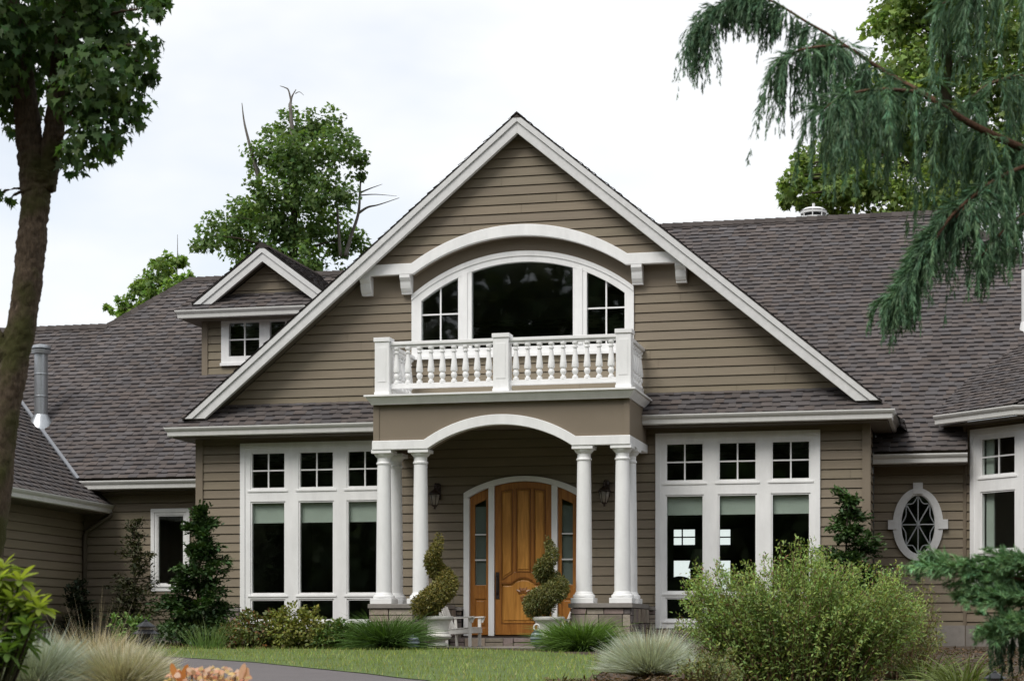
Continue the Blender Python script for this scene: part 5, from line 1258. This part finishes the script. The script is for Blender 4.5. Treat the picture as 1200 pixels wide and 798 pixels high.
grass_tuft('fountain_grass', 'bright green fountain grass clump in front of the right porch pedestal', 682, 30.6, [(2100, 0.28, 0.72, 0.52, 0.35, 0.006, (0.16, 0.28, 0.05), (0.06, 0.11, 0.025)), (600, 0.38, 0.55, 0.75, 0.45, 0.006, (0.08, 0.15, 0.035), (0.03, 0.05, 0.016))], 56, group='fountain grasses at the porch', z=-0.34)
for px, d, lab, sd_ in ((1128, 15.5, 'yellow green strap leaved daylily clump below the low conifer at lower right', 57), (1085, 17.0, 'daylily clump with arching leaves right of the boulder at lower right', 58)):
    grass_tuft('daylily', lab, px, d, [(150, 0.14, 0.48, 0.5, 0.4, 0.007, (0.15, 0.20, 0.05), (0.12, 0.15, 0.05))], sd_, cat='plant', group='daylilies')
grass_tuft('grass_tuft', 'wispy green grass tuft at the back of the lawn beside the barberry hedge', 243, 31.5, [(160, 0.25, 0.5, 0.35, 0.15, 0.004, (0.16, 0.21, 0.07), GRN)], 59)
grass_tuft('grass_tuft', 'thin yellow grass tuft behind the fescues near the left wing wall', 128, 24.0, [(200, 0.35, 0.55, 0.4, 0.2, 0.004, (0.20, 0.21, 0.08), (0.11, 0.13, 0.04))], 60)
# mulch chips and fallen leaves on the planting beds
rng = np.random.default_rng(67); P_ = []
for lo, hi, d0, d1, n in ((640, 1210, 13.2, 19.0, 16000), (-60, 240, 10.0, 15.5, 7000), (700, 1210, 19, 31.5, 9000), (-30, 480, 31.2, 36, 7000)):
    for a_, b_ in zip(rng.uniform(lo, hi, n), rng.uniform(d0, d1, n)):
        q = PT(a_, 800, b_); P_.append((q.x, q.y, ground_z(q.x, q.y) + rng.uniform(.004, .035)))
P = np.array(P_); n = len(P)
tag(leaves('mulch', None, M_LEAFD, P, rng.normal(size=(n, 3)) * np.array([1, 1, .35]), rng.normal(0, .35, (n, 3)) + np.array([0, 0, 1]), rng.uniform(.03, .10, n), LANCE * np.array([1.3, 1]), tint(rng, n, (0.105, 0.070, 0.042), .35, .12)), 'brown bark mulch and fallen leaves on the planting beds', 'mulch', kind='stuff')
# the mown lawn: blades all over the turf
rng = np.random.default_rng(66); n = 150000
lp = np.array(lawn_poly); x = rng.uniform(lp[:, 0].min(), lp[:, 0].max(), n); y = rng.uniform(lp[:, 1].min(), lp[:, 1].max(), n)
ins = np.zeros(n, bool); j = len(lp) - 1
for i in range(len(lp)):
    xi, yi = lp[i]; xj, yj = lp[j]; ins ^= ((yi > y) != (yj > y)) & (x < (xj - xi) * (y - yi) / (yj - yi + 1e-12) + xi); j = i
x, y = x[ins], y[ins]; n = len(x); z = np.array([ground_z(a, b_) for a, b_ in zip(x, y)]) + 0.01
patch = 0.5 + 0.5 * np.sin(x * 2.1 + 1.3 * np.sin(y * 1.7)) * np.sin(y * 1.9 + x * .7)
P = np.stack([x, y, z], 1); h = rng.uniform(.035, .075, n); dr = rng.normal(0, .35, (n, 2)); T = np.concatenate([dr, np.ones((n, 1))], 1); S = nrm(np.cross(T, rng.normal(size=(n, 3))))
col = tint(rng, n, (0.27, 0.34, 0.078), .18, .10) * (0.78 + 0.30 * patch[:, None]) * np.array([1, 1, 1]); dry = rng.random(n) < 0.10 + 0.10 * patch; col[dry] = tint(rng, int(dry.sum()), (0.36, 0.33, 0.13), .2, .05)
V = np.stack([P - S * .0045, P + S * .0045, P + T * h[:, None]], 1)
tag(mesh_np('lawn_grass', V, 3, col, M_BLADE), 'short mown green lawn grass in front of the porch', 'grass', kind='stuff')

# ------------------------------------------------------------------ shrubs
def leaf_shrub(name, label, px, d, clumps, leafsize, col, seed, n_per=500, shape=OVATE, cat='shrub', group=None, stems=True, mat=None, col2=None, frac2=0.0, up=0.6, base_z=None):
    """clumps: (px, py, r_px) at depth d"""
    rng = np.random.default_rng(seed); b_ = PT(px, 800, d); b_.z = ground_z(b_.x, b_.y) if base_z is None else base_z
    t = empty(name, b_); tag(t, label, cat, group); Ps, Ts, Ns, Cs = [], [], [], []; m = MB()
    for cx, cy, r in clumps:
        c = np.array(PT(cx, cy, d + rng.uniform(-.6, .6) * r * d / FPX)); rm = r * d / FPX; n = int(n_per * (r / 20) ** 2) + 5
        sub = ball(rng, max(5, n // 14), 0.6) * rm; k = rng.integers(0, len(sub), n); p = sub[k] + rng.normal(0, rm * .16, (n, 3)); p[:, 2] = np.maximum(p[:, 2] * .9 + c[2], b_.z + 0.02) - c[2]; o = nrm(p)
        Ps.append(p + c); Ts.append(o + rng.normal(0, .5, (n, 3)) + np.array([0, 0, .2])); Ns.append(o * .7 + rng.normal(0, .4, (n, 3)) + np.array([0, 0, up]))
        cc = tint(rng, n, col, .18, .10) * np.clip(rng.normal(1, .14, (len(sub), 1)), .6, 1.5)[k]
        if col2 is not None: q = rng.random(n) < frac2; cc[q] = tint(rng, int(q.sum()), col2, .2, .1)
        Cs.append(cc)
        if stems: q = curve([b_ + Vector((rng.normal(0, .05), rng.normal(0, .05), 0)), b_.lerp(Vector(c), .6) + Vector((0, 0, .05)), Vector(c)], 4); m.tube(q, taper(len(q), .014, .004), 5)
    P = np.concatenate(Ps)
    if stems: m.build('stem', M_BARK, t, smooth=True)
    leaves('foliage', t, mat or M_LEAFD, P, np.concatenate(Ts), np.concatenate(Ns), leafsize * np.clip(rng.normal(1, .25, len(P)), .4, 1.6), shape, np.concatenate(Cs)); return t
HG = 'low barberry hedge under the left window'
leaf_shrub('barberry_shrub', 'spreading shrub with reddish tips at the left end of the hedge under the window', 292, 31.8, [(275, 742, 16), (295, 735, 18), (312, 742, 18), (290, 722, 10), (322, 728, 14), (268, 750, 12), (285, 753, 12), (305, 754, 12), (322, 750, 12)], 0.055, (0.12, 0.15, 0.035), 101, 860, col2=(0.20, 0.10, 0.035), frac2=.22, group=HG)
leaf_shrub('barberry_shrub', 'yellow green shrub in the middle of the hedge under the left window', 348, 31.6, [(335, 740, 20), (358, 736, 20), (345, 722, 15), (372, 742, 18), (350, 752, 14), (366, 714, 7), (328, 724, 10), (335, 755, 12), (365, 756, 12)], 0.055, (0.20, 0.22, 0.042), 102, 860, col2=(0.22, 0.20, 0.05), frac2=.2, group=HG)
leaf_shrub('barberry_shrub', 'greenish shrub closing the hedge next to the fountain grass', 396, 31.4, [(388, 744, 16), (402, 742, 18), (416, 748, 14), (396, 732, 9), (378, 750, 12)], 0.055, (0.11, 0.175, 0.042), 103, 860, col2=(0.17, 0.17, 0.04), frac2=.15, group=HG)
leaf_shrub('low_shrub', 'light green low shrub behind the pagoda path light', 152, 33.5, [(150, 731, 12), (140, 738, 10), (162, 736, 11), (136, 728, 7), (170, 728, 6)], 0.09, (0.15, 0.26, 0.065), 104, 300, shape=OBLONG)
leaf_shrub('low_shrub', 'dark green ground hugging shrub at the foot of the tiered conifer', 205, 32.6, [(192, 742, 12), (207, 738, 14), (222, 745, 13), (240, 746, 12), (255, 742, 10)], 0.06, (0.05, 0.095, 0.03), 105, 420)
def tier_conifer(name, label, px, d, y_top, y_bot, half, col, seed, tiers=9, n=260, cat='conifer', loose=0.35, lean=0.0, base_z=None, size=0.10):
    rng = np.random.default_rng(seed); b_ = PT(px, 800, d); b_.z = ground_z(b_.x, b_.y) if base_z is None else base_z
    t = empty(name, b_); tag(t, label, cat); k = d / FPX; zt = (739 - y_top) * k; H_ = zt - b_.z; R0 = half * k
    m = MB(); tp = curve([b_, b_ + Vector((lean * .3, 0, H_ * .5)), b_ + Vector((lean, 0, H_))], 6); m.tube(tp, taper(len(tp), .035, .008), 7); Ps, Ts, Ns, Cs = [], [], [], []
    for i in range(tiers):
        f = (i + .4) / tiers; zc = b_.z + 0.06 + (H_ - .08) * f; R = R0 * (1 - f) ** .7 * rng.uniform(.78, 1.2) + 0.06
        for j in range(max(3, int(7 * (1 - f) + 2))):
            a = rng.random() * 6.28; tip = Vector((math.cos(a) * R * rng.uniform(.6, 1.2), math.sin(a) * R * rng.uniform(.6, 1.2), rng.uniform(-.05, .16))); o_ = b_ + Vector((lean * f, 0, zc - b_.z + rng.uniform(-.5, .5) * H_ / tiers))
            m.tube([o_, o_ + tip], [.010, .003], 5); q = rng.random(n // 5) ** .6
            p = np.array(o_) + np.array(tip)[None] * q[:, None] + rng.normal(0, loose * .16, (len(q), 3)) * np.array([1, 1, .55]); Ps.append(p)
            Ts.append(np.array(tip)[None] / max(R, .05) + rng.normal(0, .55, p.shape) + np.array([0, 0, .12])); Ns.append(rng.normal(0, .35, p.shape) + np.array([0, 0, 1.0])); Cs.append(tint(rng, len(p), col, .2, .1) * np.clip(rng.normal(1, .18), .6, 1.5))
    P = np.concatenate(Ps); m.build('trunk', M_BARK, t, smooth=True); leaves('foliage', t, M_NEEDLE, P, np.concatenate(Ts), np.concatenate(Ns), size * np.clip(rng.normal(1, .25, len(P)), .5, 1.6), SPRIG, np.concatenate(Cs)); return t
tier_conifer('tiered_conifer', 'dark green conifer with uneven tiers covering the corner left of the big left window', 231, 33.6, 598, 748, 44, (0.044, 0.086, 0.024), 111, tiers=19, n=560, lean=0.10)
tier_conifer('slender_conifer', 'thin brownish conifer against the recessed wall left of the narrow window', 158, 36.2, 612, 735, 34, (0.062, 0.068, 0.030), 112, tiers=16, n=240, size=0.08)
tier_conifer('slender_conifer', 'small dark spindly conifer at the downspout in the left corner', 92, 36.6, 680, 740, 18, (0.03, 0.042, 0.02), 113, tiers=9, n=260, size=0.09)
tier_conifer('tiered_conifer', 'dark conifer with twisted top between the right window and the oval window', 990, 32.4, 578, 740, 58, (0.046, 0.092, 0.026), 114, tiers=17, n=560, lean=0.05)
# big airy bush on the right
def wand_bush(name, label, px, d, wpx, y_top, seed, stems, per, col):
    rng = np.random.default_rng(seed); b_ = PT(px, 800, d); b_.z = ground_z(b_.x, b_.y); t = empty(name, b_); tag(t, label, 'shrub'); k = d / FPX; m = MB(); Ps, Ts, Ns, Cs, Sz = [], [], [], [], []
    for i in range(stems):
        ex = rng.uniform(-1, 1); rx = ex * wpx * k * .5; yb = rng.uniform(-.55, .55); top = ((739 - y_top) * k - b_.z) * math.sqrt(max(.05, 1 - (abs(ex) ** 3.2) * .60)) * (rng.uniform(.45, 1.0) ** .8 if rng.random() < .86 else rng.uniform(1.0, 1.10)) * (0.93 + .07 * math.sin(ex * 7 + seed))
        o_ = b_ + Vector(R_ * rx * .45) + Vector((0, yb * .5, 0)); e_ = b_ + Vector(R_ * rx) + Vector((0, yb, top)); q = curve([o_, o_.lerp(e_, .5) + Vector((rng.normal(0, .04), rng.normal(0, .04), .08)), e_], 5); m.tube(q, taper(len(q), .006, .0015), 4)
        u = rng.random(per) ** .75; idx = np.clip((u * (len(q) - 1)).astype(int), 0, len(q) - 2); fr = u * (len(q) - 1) - idx; A = np.array([list(q[j]) for j in idx]); B = np.array([list(q[j + 1]) for j in idx])
        p = A + (B - A) * fr[:, None] + rng.normal(0, .022, (per, 3)); dr = nrm(B - A); Ps.append(p); Ts.append(dr * .55 + rng.normal(0, .6, (per, 3))); Ns.append(rng.normal(0, .5, (per, 3)) + np.array([0, -.2, .7]))
        c = tint(rng, per, col, .2, .12) * np.clip(rng.normal(1, .15), .6, 1.5); red = rng.random(per) < .06; c[red] = tint(rng, int(red.sum()), (0.20, 0.12, 0.06), .2, .1); Cs.append(c); Sz.append(.041 * rng.uniform(.6, 1.3, per) * (1.1 - .35 * u))
    m.build('stem', M_TWIG, t, smooth=True); leaves('foliage', t, M_LEAFD, np.concatenate(Ps), np.concatenate(Ts), np.concatenate(Ns), np.concatenate(Sz), OVATE * np.array([.62, 1]), np.concatenate(Cs)); return t
wand_bush('airy_bush', 'big airy yellow green bush with wiry stems in front of the right window', 938, 16.8, 290, 643, 121, 420, 165, (0.235, 0.33, 0.080))
wand_bush('airy_bush', 'smaller rusty tinged bush trailing below the oval window', 1050, 18.6, 110, 672, 122, 90, 80, (0.19, 0.21, 0.06))
wand_bush('ground_plant', 'low thin leaved plant sprawling at the foot of the airy bush near the fescue mound', 832, 15.2, 70, 762, 123, 50, 50, (0.18, 0.21, 0.07))
# rhododendron in the left foreground
rng = np.random.default_rng(131); D = 8.4; b_ = PT(-40, 860, D); b_.z = ground_z(b_.x, b_.y); t = empty('rhododendron', b_); tag(t, 'bright lime green rhododendron leaning in at the lower left edge', 'shrub'); m = MB(); Ps, Ts, Ns, Cs, Sz = [], [], [], [], []
for x_, y_, fresh in ((8, 662, 1), (30, 676, 1), (-18, 675, 1), (12, 692, 1), (44, 700, 1), (55, 708, 1), (28, 712, .6), (-10, 705, .7), (5, 722, .4), (38, 728, .3), (14, 742, .3), (-20, 735, .4), (32, 745, 0), (8, 764, .5), (-25, 765, .3), (-45, 690, .8), (-50, 730, .4), (20, 700, .8), (-5, 685, 1), (3, 675, 1), (18, 728, .4), (-8, 750, .3), (-60, 660, .8), (-30, 650, 1), (38, 752, .2), (14, 760, .2), (48, 738, .3), (-12, 775, .1), (22, 775, .1), (0, 700, .7), (36, 714, .5)):
    c = PT(x_ * .9 - 4, y_ + 5, D + rng.uniform(-.12, .12)); q = curve([b_, b_.lerp(c, .55) + Vector((0, 0, -.02)), c], 4); m.tube(q, taper(len(q), .011, .004), 6); n = 15
    a = np.arange(n) * 2.4; el = np.linspace(.9, -.5, n) + rng.normal(0, .12, n); T = np.stack([np.cos(a) * np.cos(el), np.sin(a) * np.cos(el), np.sin(el) + .1], 1); Ps.append(np.array(c)[None] + T * .006); Ts.append(T); Ns.append(np.stack([-np.cos(a) * np.sin(el), -np.sin(a) * np.sin(el), np.cos(el)], 1) + rng.normal(0, .15, (n, 3)))
    f = np.clip(fresh + rng.normal(0, .2, n) - np.linspace(0, .5, n), 0, 1)[:, None]; Cs.append((np.array([[.11, .19, .045]]) * (1 - f) + np.array([[.34, .40, .07]]) * f) * np.clip(rng.normal(1, .12, (n, 1)), .7, 1.3)); Sz.append(.088 * rng.uniform(.75, 1.2, n))
m.build('stem', M_BARK, t, smooth=True); leaves('foliage', t, M_LEAF, np.concatenate(Ps), np.concatenate(Ts), np.concatenate(Ns), np.concatenate(Sz), OBLONG, np.concatenate(Cs), fold=.3, curl=.3)
# peach coloured foliage plant at the bottom edge
rng = np.random.default_rng(141); D = 8.8; b_ = PT(245, 870, D); b_.z = ground_z(b_.x, b_.y); t = empty('coral_leaf_plant', b_); tag(t, 'peach and orange leaved plant poking up at the bottom edge in front of the driveway', 'plant'); m = MB(); Ps, Ts, Ns, Cs, Sz = [], [], [], [], []
for i in range(700):
    x_, y_ = rng.uniform(196, 290), rng.uniform(782, 850); c = PT(x_, y_ + 0.0022 * (x_ - 245) ** 2, D + rng.uniform(-.2, .2)); 
    if rng.random() < .5: q = [b_ + Vector((c.x - b_.x, c.y - b_.y, 0)) * .6, c]; m.tube(q, [.003, .002], 4)
    Ps.append(np.array(c)); a = rng.random() * 6.28; Ts.append(np.array([math.cos(a), math.sin(a), rng.uniform(-.2, .5)])); Ns.append(np.array([math.cos(a) * -.3, -.7, .8]) + rng.normal(0, .3, 3)); Cs.append(np.array([(0.70, 0.42, 0.30), (0.72, 0.55, 0.28), (0.66, 0.30, 0.20), (0.72, 0.52, 0.42)][rng.integers(4)]) * rng.uniform(.8, 1.15)); Sz.append(.030 * rng.uniform(.7, 1.3))
UP = [(x_, y_, dx, c_) for x_, y_, dx, c_ in ((207, 797, -.35, (0.55, 0.22, 0.06)), (213, 799, .3, (0.50, 0.19, 0.05)), (211, 806, -.05, (0.45, 0.16, 0.05)), (281, 798, .25, (0.72, 0.44, 0.32)), (288, 803, .05, (0.70, 0.40, 0.28)))]
leaves('upright_leaves', t, M_LEAF, np.array([list(PT(u_[0], u_[1], D - .15)) for u_ in UP]), np.array([[u_[2], 0, 1.0] for u_ in UP]), np.array([[.2, -1, .2]] * len(UP)), np.full(len(UP), .085), OBLONG * np.array([.95, 1]), np.array([u_[3] for u_ in UP]), fold=.3, curl=.2)
m.build('stem', M_TWIG, t, smooth=True); leaves('foliage', t, M_LEAF, np.stack(Ps), np.stack(Ts), np.stack(Ns), np.array(Sz), OBLONG * np.array([2.1, 1]), np.stack(Cs), fold=.35, curl=.3)

# ------------------------------------------------------------------ pots with spiral topiaries
def urn(px, d, label, zf=-0.265):
    p = PT(px, 757, d); t = empty('urn_planter', (p.x, p.y, zf)); tag(t, label, 'planter', 'white urn planters at the porch')
    m = MB(); z0 = zf; prof = [(0.13, z0), (0.17, z0 + .02), (0.165, z0 + .05), (0.12, z0 + .075), (0.13, z0 + .10), (0.215, z0 + .14), (0.235, z0 + .175), (0.215, z0 + .205), (0.19, z0 + .215), (0.19, z0 + .235), (0.175, z0 + .25), (0.178, z0 + .30), (0.195, z0 + .38), (0.222, z0 + .44), (0.262, z0 + .46), (0.27, z0 + .475), (0.268, z0 + .505), (0.25, z0 + .515), (0.225, z0 + .51), (0.215, z0 + .46), (0.0, z0 + .46)]
    m.lathe(p.x, p.y, prof, 32, cap=False); smooth_angle(m.build('urn', M_CONC, t), 35)
    m = MB(); m.lathe(p.x, p.y, [(0.217, z0 + .468), (0.0, z0 + .472)], 20, cap=False); m.build('potting_soil', M_SOIL, t); return p
def topiary(px, d, zb, Ht, phase, turns, label, seed, col):
    rng = np.random.default_rng(seed); p = PT(px, 757, d); t = empty('spiral_topiary', (p.x, p.y, zb)); tag(t, label, 'topiary', 'spiral topiaries at the porch'); n = 17000; u = 1 - rng.random(n) ** .42
    def path(u): a = phase + turns * 2 * np.pi * u; R = .20 * (1 - u) ** 1.0 + .015; return np.stack([p.x + R * np.cos(a), p.y + R * np.sin(a), zb + .17 + (Ht - .2) * u], 1)
    o = nrm(rng.normal(size=(n, 3))); rad = (.215 * (1 - u) ** .75 + .035); lump = 1 + .10 * np.sin(o[:, 0] * 9 + u * 60) * np.sin(o[:, 2] * 8 + u * 40)
    P = path(u) + o * (rad * lump * rng.uniform(.72, 1.0, n))[:, None] * np.array([1, 1, .92]); c = tint(rng, n, col, .22, .12)
    m = MB(); m.tube([(p.x, p.y, zb - .03), (p.x, p.y, zb + Ht * .6), (p.x, p.y, zb + Ht)], [.022, .015, .005], 8); tt = m.build('trunk', M_BARK, t, smooth=True)
    leaves('foliage', t, M_LEAFD, P, o + rng.normal(0, .6, (n, 3)), o + rng.normal(0, .4, (n, 3)), .042 * rng.uniform(.6, 1.3, n), OVATE * np.array([.7, 1]), c)
up = urn(513, 32.1, 'white stone urn holding a spiral topiary left of the front door, beside the chair'); topiary(513, 32.1, 0.205, 1.48, 3.3, 1.55, 'spiral clipped topiary in the urn left of the front door', 151, (0.185, 0.165, 0.036))
urn(643, 32.2, 'white stone urn holding a spiral topiary right of the front door, behind the fountain grass', -0.275); topiary(643, 32.2, 0.195, 1.42, 2.4, 2.1, 'spiral clipped topiary in the urn right of the front door', 152, (0.150, 0.150, 0.040))
# white slatted garden chairs
def chair(px, d, rz, label, zf=-0.267, s=1.0):
    p = PT(px, 757, d); t = empty('garden_chair', (p.x, p.y, zf)); tag(t, label, 'chair', 'white slatted chairs on the landing')
    B = Matrix.Translation((p.x, p.y, zf)) @ Matrix.Rotation(rz, 4, 'Z') @ Matrix.Scale(s, 4)
    def bar(m, a, b, w_, h_):
        a = Vector(a); b = Vector(b); d_ = (b - a); L_ = d_.length; ax = d_.normalized(); sd = ax.cross(Vector((0, 0, 1))); sd = sd.normalized() if sd.length > 1e-3 else Vector((0, 1, 0)); u_ = sd.cross(ax)
        vs = []
        for q in (a, b):
            for i, j in ((-1, -1), (1, -1), (1, 1), (-1, 1)): vs.append(tuple(q + sd * i * w_ / 2 + u_ * j * h_ / 2))
        m.add(vs, [(0, 1, 2, 3), (7, 6, 5, 4), (0, 4, 5, 1), (1, 5, 6, 2), (2, 6, 7, 3), (3, 7, 4, 0)])
    for y in (-.25, .25):
        m = MB(B); bar(m, (.47, y, 0), (.47, y, .515), .03, .06); m.build('front_leg', M_TEAK, t, bevel=.004)
        m = MB(B); bar(m, (.03, y, 0), (.0, y, .50), .03, .05); m.build('rear_leg', M_TEAK, t, bevel=.004)
        m = MB(B); bar(m, (.50, y * .94, .29), (-.02, y * .94, .255), .026, .085); m.build('side_rail', M_TEAK, t, bevel=.004)
        m = MB(B); bar(m, (.56, y * 1.06, .535), (-.06, y * 1.06, .515), .10, .022); bar(m, (.50, y * 1.06, .44), (.54, y * 1.06, .524), .02, .06); m.build('armrest', M_TEAK, t, bevel=.004)
    m = MB(B)
    for k in range(6): x = .47 - k * .083; z = .345 - k * .007; bar(m, (x, -.26, z), (x, .26, z), .068, .018)
    bar(m, (.51, -.26, .285), (.51, .26, .285), .018, .085); m.build('seat', M_TEAK, t, bevel=.004)
    m = MB(B)
    for k in range(5): y = (k - 2) * .098; bar(m, (.02, y * .9, .26), (-.17, y * 1.1, .80 - .02 * (k - 2) ** 2), .08, .018)
    bar(m, (-.04, -.26, .36), (-.04, .26, .36), .026, .05); bar(m, (-.12, -.26, .58), (-.12, .26, .58), .026, .05); m.build('backrest', M_TEAK, t, bevel=.004)
chair(528, 33.0, math.radians(-6), 'white slatted garden chair beside the left urn, facing the door', s=0.95)
chair(662, 33.1, math.radians(200), 'white slatted garden chair mostly hidden behind the right urn', s=0.9)
# striped round ornaments
def mat_stripes(name, c1, c2, k):
    m, n, l, b = new_mat(name); tc = n.new('ShaderNodeTexCoord'); sx = n.new('ShaderNodeSeparateXYZ'); l.new(tc.outputs['Object'], sx.inputs[0]); ml = n.new('ShaderNodeMath'); ml.operation = 'MULTIPLY'; ml.inputs[1].default_value = k; l.new(sx.outputs['Z'], ml.inputs[0])
    sn_ = n.new('ShaderNodeMath'); sn_.operation = 'SINE'; l.new(ml.outputs[0], sn_.inputs[0]); gt_ = n.new('ShaderNodeMath'); gt_.operation = 'GREATER_THAN'; gt_.inputs[1].default_value = .35; l.new(sn_.outputs[0], gt_.inputs[0])
    mx = n.new('ShaderNodeMix'); mx.data_type = 'RGBA'; mx.inputs[6].default_value = (*c1, 1); mx.inputs[7].default_value = (*c2, 1); l.new(gt_.outputs[0], mx.inputs[0]); l.new(mx.outputs[2], b.inputs['Base Color']); b.inputs['Roughness'].default_value = .3; return m
M_STRIPE = mat_stripes('striped_glaze', (0.035, 0.045, 0.07), (0.28, 0.33, 0.38), 95)
for px, d, r, lab, ring_ in ((629, 31.9, .13, 'striped blue round ornament with a white loop, hanging low beside the right urn', True), (484, 31.0, .13, 'dark striped round ornament half buried at the edge of the left fountain grass', False)):
    p = PT(px, 757, d); zc = -0.275 + r * (1.1 if ring_ else .55) + (.0 if ring_ else 0); t = empty('striped_ornament', (p.x, p.y, zc)); tag(t, lab, 'garden ornament'); m = MB(); m.lathe(p.x, p.y, [(max(.004, r * math.sin(math.pi * i / 14)) * .85, zc - r * 1.1 * math.cos(math.pi * i / 14)) for i in range(15)], 20, cap=False); m.build('body', M_STRIPE, t, smooth=True)
    if ring_: m = MB(); m.tube([(p.x + .05 * math.cos(a), p.y, zc + r * 1.1 + .045 + .055 * math.sin(a)) for a in [i * math.pi / 7 - math.pi / 2 + .3 for i in range(13)]], .014, 8); m.build('loop', M_TEAK, t, smooth=True)
# pagoda path lights
def path_light(px, d, y_top, label):
    p = PT(px, 800, d); zt = (739 - y_top) * d / FPX; zg = ground_z(p.x, p.y); t = empty('path_light', (p.x, p.y, zg)); tag(t, label, 'garden light', 'pagoda path lights'); m = MB()
    def tier(z, ro, ri, h): m.lathe(p.x, p.y, [(ro, z), (ro, z + .006), (ri, z + h), (ri * .9, z + h)], 8)
    tier(zt - .045, .072, .018, .04); m.lathe(p.x, p.y, [(.012, zt - .008), (.014, zt), (.004, zt + .012)], 8); o = m.build('cap', M_BLACK, t)
    m = MB(); tier(zt - .095, .098, .05, .035); m.build('shade', M_BLACK, t)
    m = MB(); m.lathe(p.x, p.y, [(.052, zt - .095), (.052, zt - .045)], 12); m.build('lens', M_LAMPGLASS, t)
    m = MB(); m.lathe(p.x, p.y, [(.012, zg - .1), (.012, zt - .18), (.06, zt - .17), (.068, zt - .135), (.055, zt - .13), (.052, zt - .095)], 12); m.build('post', M_BLACK, t)
path_light(171, 13.4, 727, 'black pagoda path light among the tan fescues on the left'); path_light(1166, 12.4, 787, 'black pagoda path light just showing at the lower right edge')
# boulder by the bush
def boulder(px, py, d, w_, h_, label, seed):
    p = PT(px, py, d); zg = ground_z(p.x, p.y); bm = bmesh.new(); bmesh.ops.create_icosphere(bm, subdivisions=4, radius=1); r_ = random.Random(seed); fr = [(Vector((r_.gauss(0, 1), r_.gauss(0, 1), r_.gauss(0, 1))).normalized(), r_.uniform(.72, .95)) for _ in range(14)]
    for v in bm.verts:
        c = v.co.normalized(); k = 1.0
        for nn, off in fr:
            q = c.dot(nn)
            if q > off * .9: k = min(k, off / q)
        c = c * k; v.co = Vector((p.x + c.x * w_, p.y + c.y * w_ * .7, zg + max(-.1, c.z * h_ + h_ * .25)))
    mb_ = MB(); mb_.add([tuple(v.co) for v in bm.verts], [tuple(v.index for v in f.verts) for f in bm.faces], (0.20, 0.165, 0.13)); bm.free(); tag(mb_.build('boulder', M_STONE, None), label, 'rock')
boulder(1075, 790, 15.6, 0.36, 0.10, 'flat brown boulder at the foot of the airy bush on the right', 3)
boulder(985, 800, 15.0, 0.22, 0.06, 'small half buried brown rock left of the flat boulder', 5)
# things standing inside the right room
p_, z_ = atY(818, 640, 3.0); t = empty('table_lamp', (p_, 3.0, 0.78)); tag(t, 'cream shaded table lamp standing behind the right window', 'lamp'); m = MB(); m.lathe(p_, 3.0, [(.19, z_ - .42), (.10, z_ - .06), (.10, z_ - .055)], 20, cap=False); m.build('lamp_shade', mat_paint('lamp_shade_linen', (.34, .36, .28), .9, .05), t, smooth=True)
m = MB(); m.lathe(p_, 3.0, [(.08, .78), (.085, .80), (.03, .84), (.055, 1.0), (.03, 1.18), (.012, 1.22), (.012, z_ - .2)], 16); m.build('base', M_BRONZE, t, smooth=True)
t = empty('side_table', (p_, 3.0, -.05)); tag(t, 'dark side table under the lamp inside the right room', 'table'); m = MB(); m.box(p_ - .28, p_ + .28, 2.72, 3.28, .745, .78); m.build('table_top', M_BRONZE, t)
for dx in (-.25, .25):
    for dy in (-.25, .25): m = MB(); m.box(p_ + dx - .02, p_ + dx + .02, 3 + dy - .02, 3 + dy + .02, -.05, .745); m.build('leg', M_BRONZE, t)
p2, z2 = atY(799, 674, 2.0); t = empty('armchair', (p2, 2.0, -.05)); tag(t, 'dark round backed armchair silhouetted inside the right window', 'chair'); M_CH = mat_paint('dark_upholstery', (.012, .012, .014), .8, .1)
m = MB(); bk = arc(p2, .34, z2 - .34, .32); band_xs(m, lin(p2 - .339, p2 + .339, 20), bk, lambda x: .35, 1.70, 1.80); m.build('backrest', M_CH, t, bevel=.03)
m = MB(); m.box(p2 - .34, p2 + .34, 1.8, 2.4, .2, .45); m.build('seat', M_CH, t, bevel=.03)
for dx in (-.29, .29):
    m = MB(); m.box(p2 + dx - .05, p2 + dx + .05, 1.8, 2.4, .45, .66); m.build('armrest', M_CH, t, bevel=.03)
    for yy in (1.78, 2.34): m = MB(); m.box(p2 + dx - .025, p2 + dx + .025, yy - .025, yy + .025, -.05, .2); m.build('leg', M_CH, t)
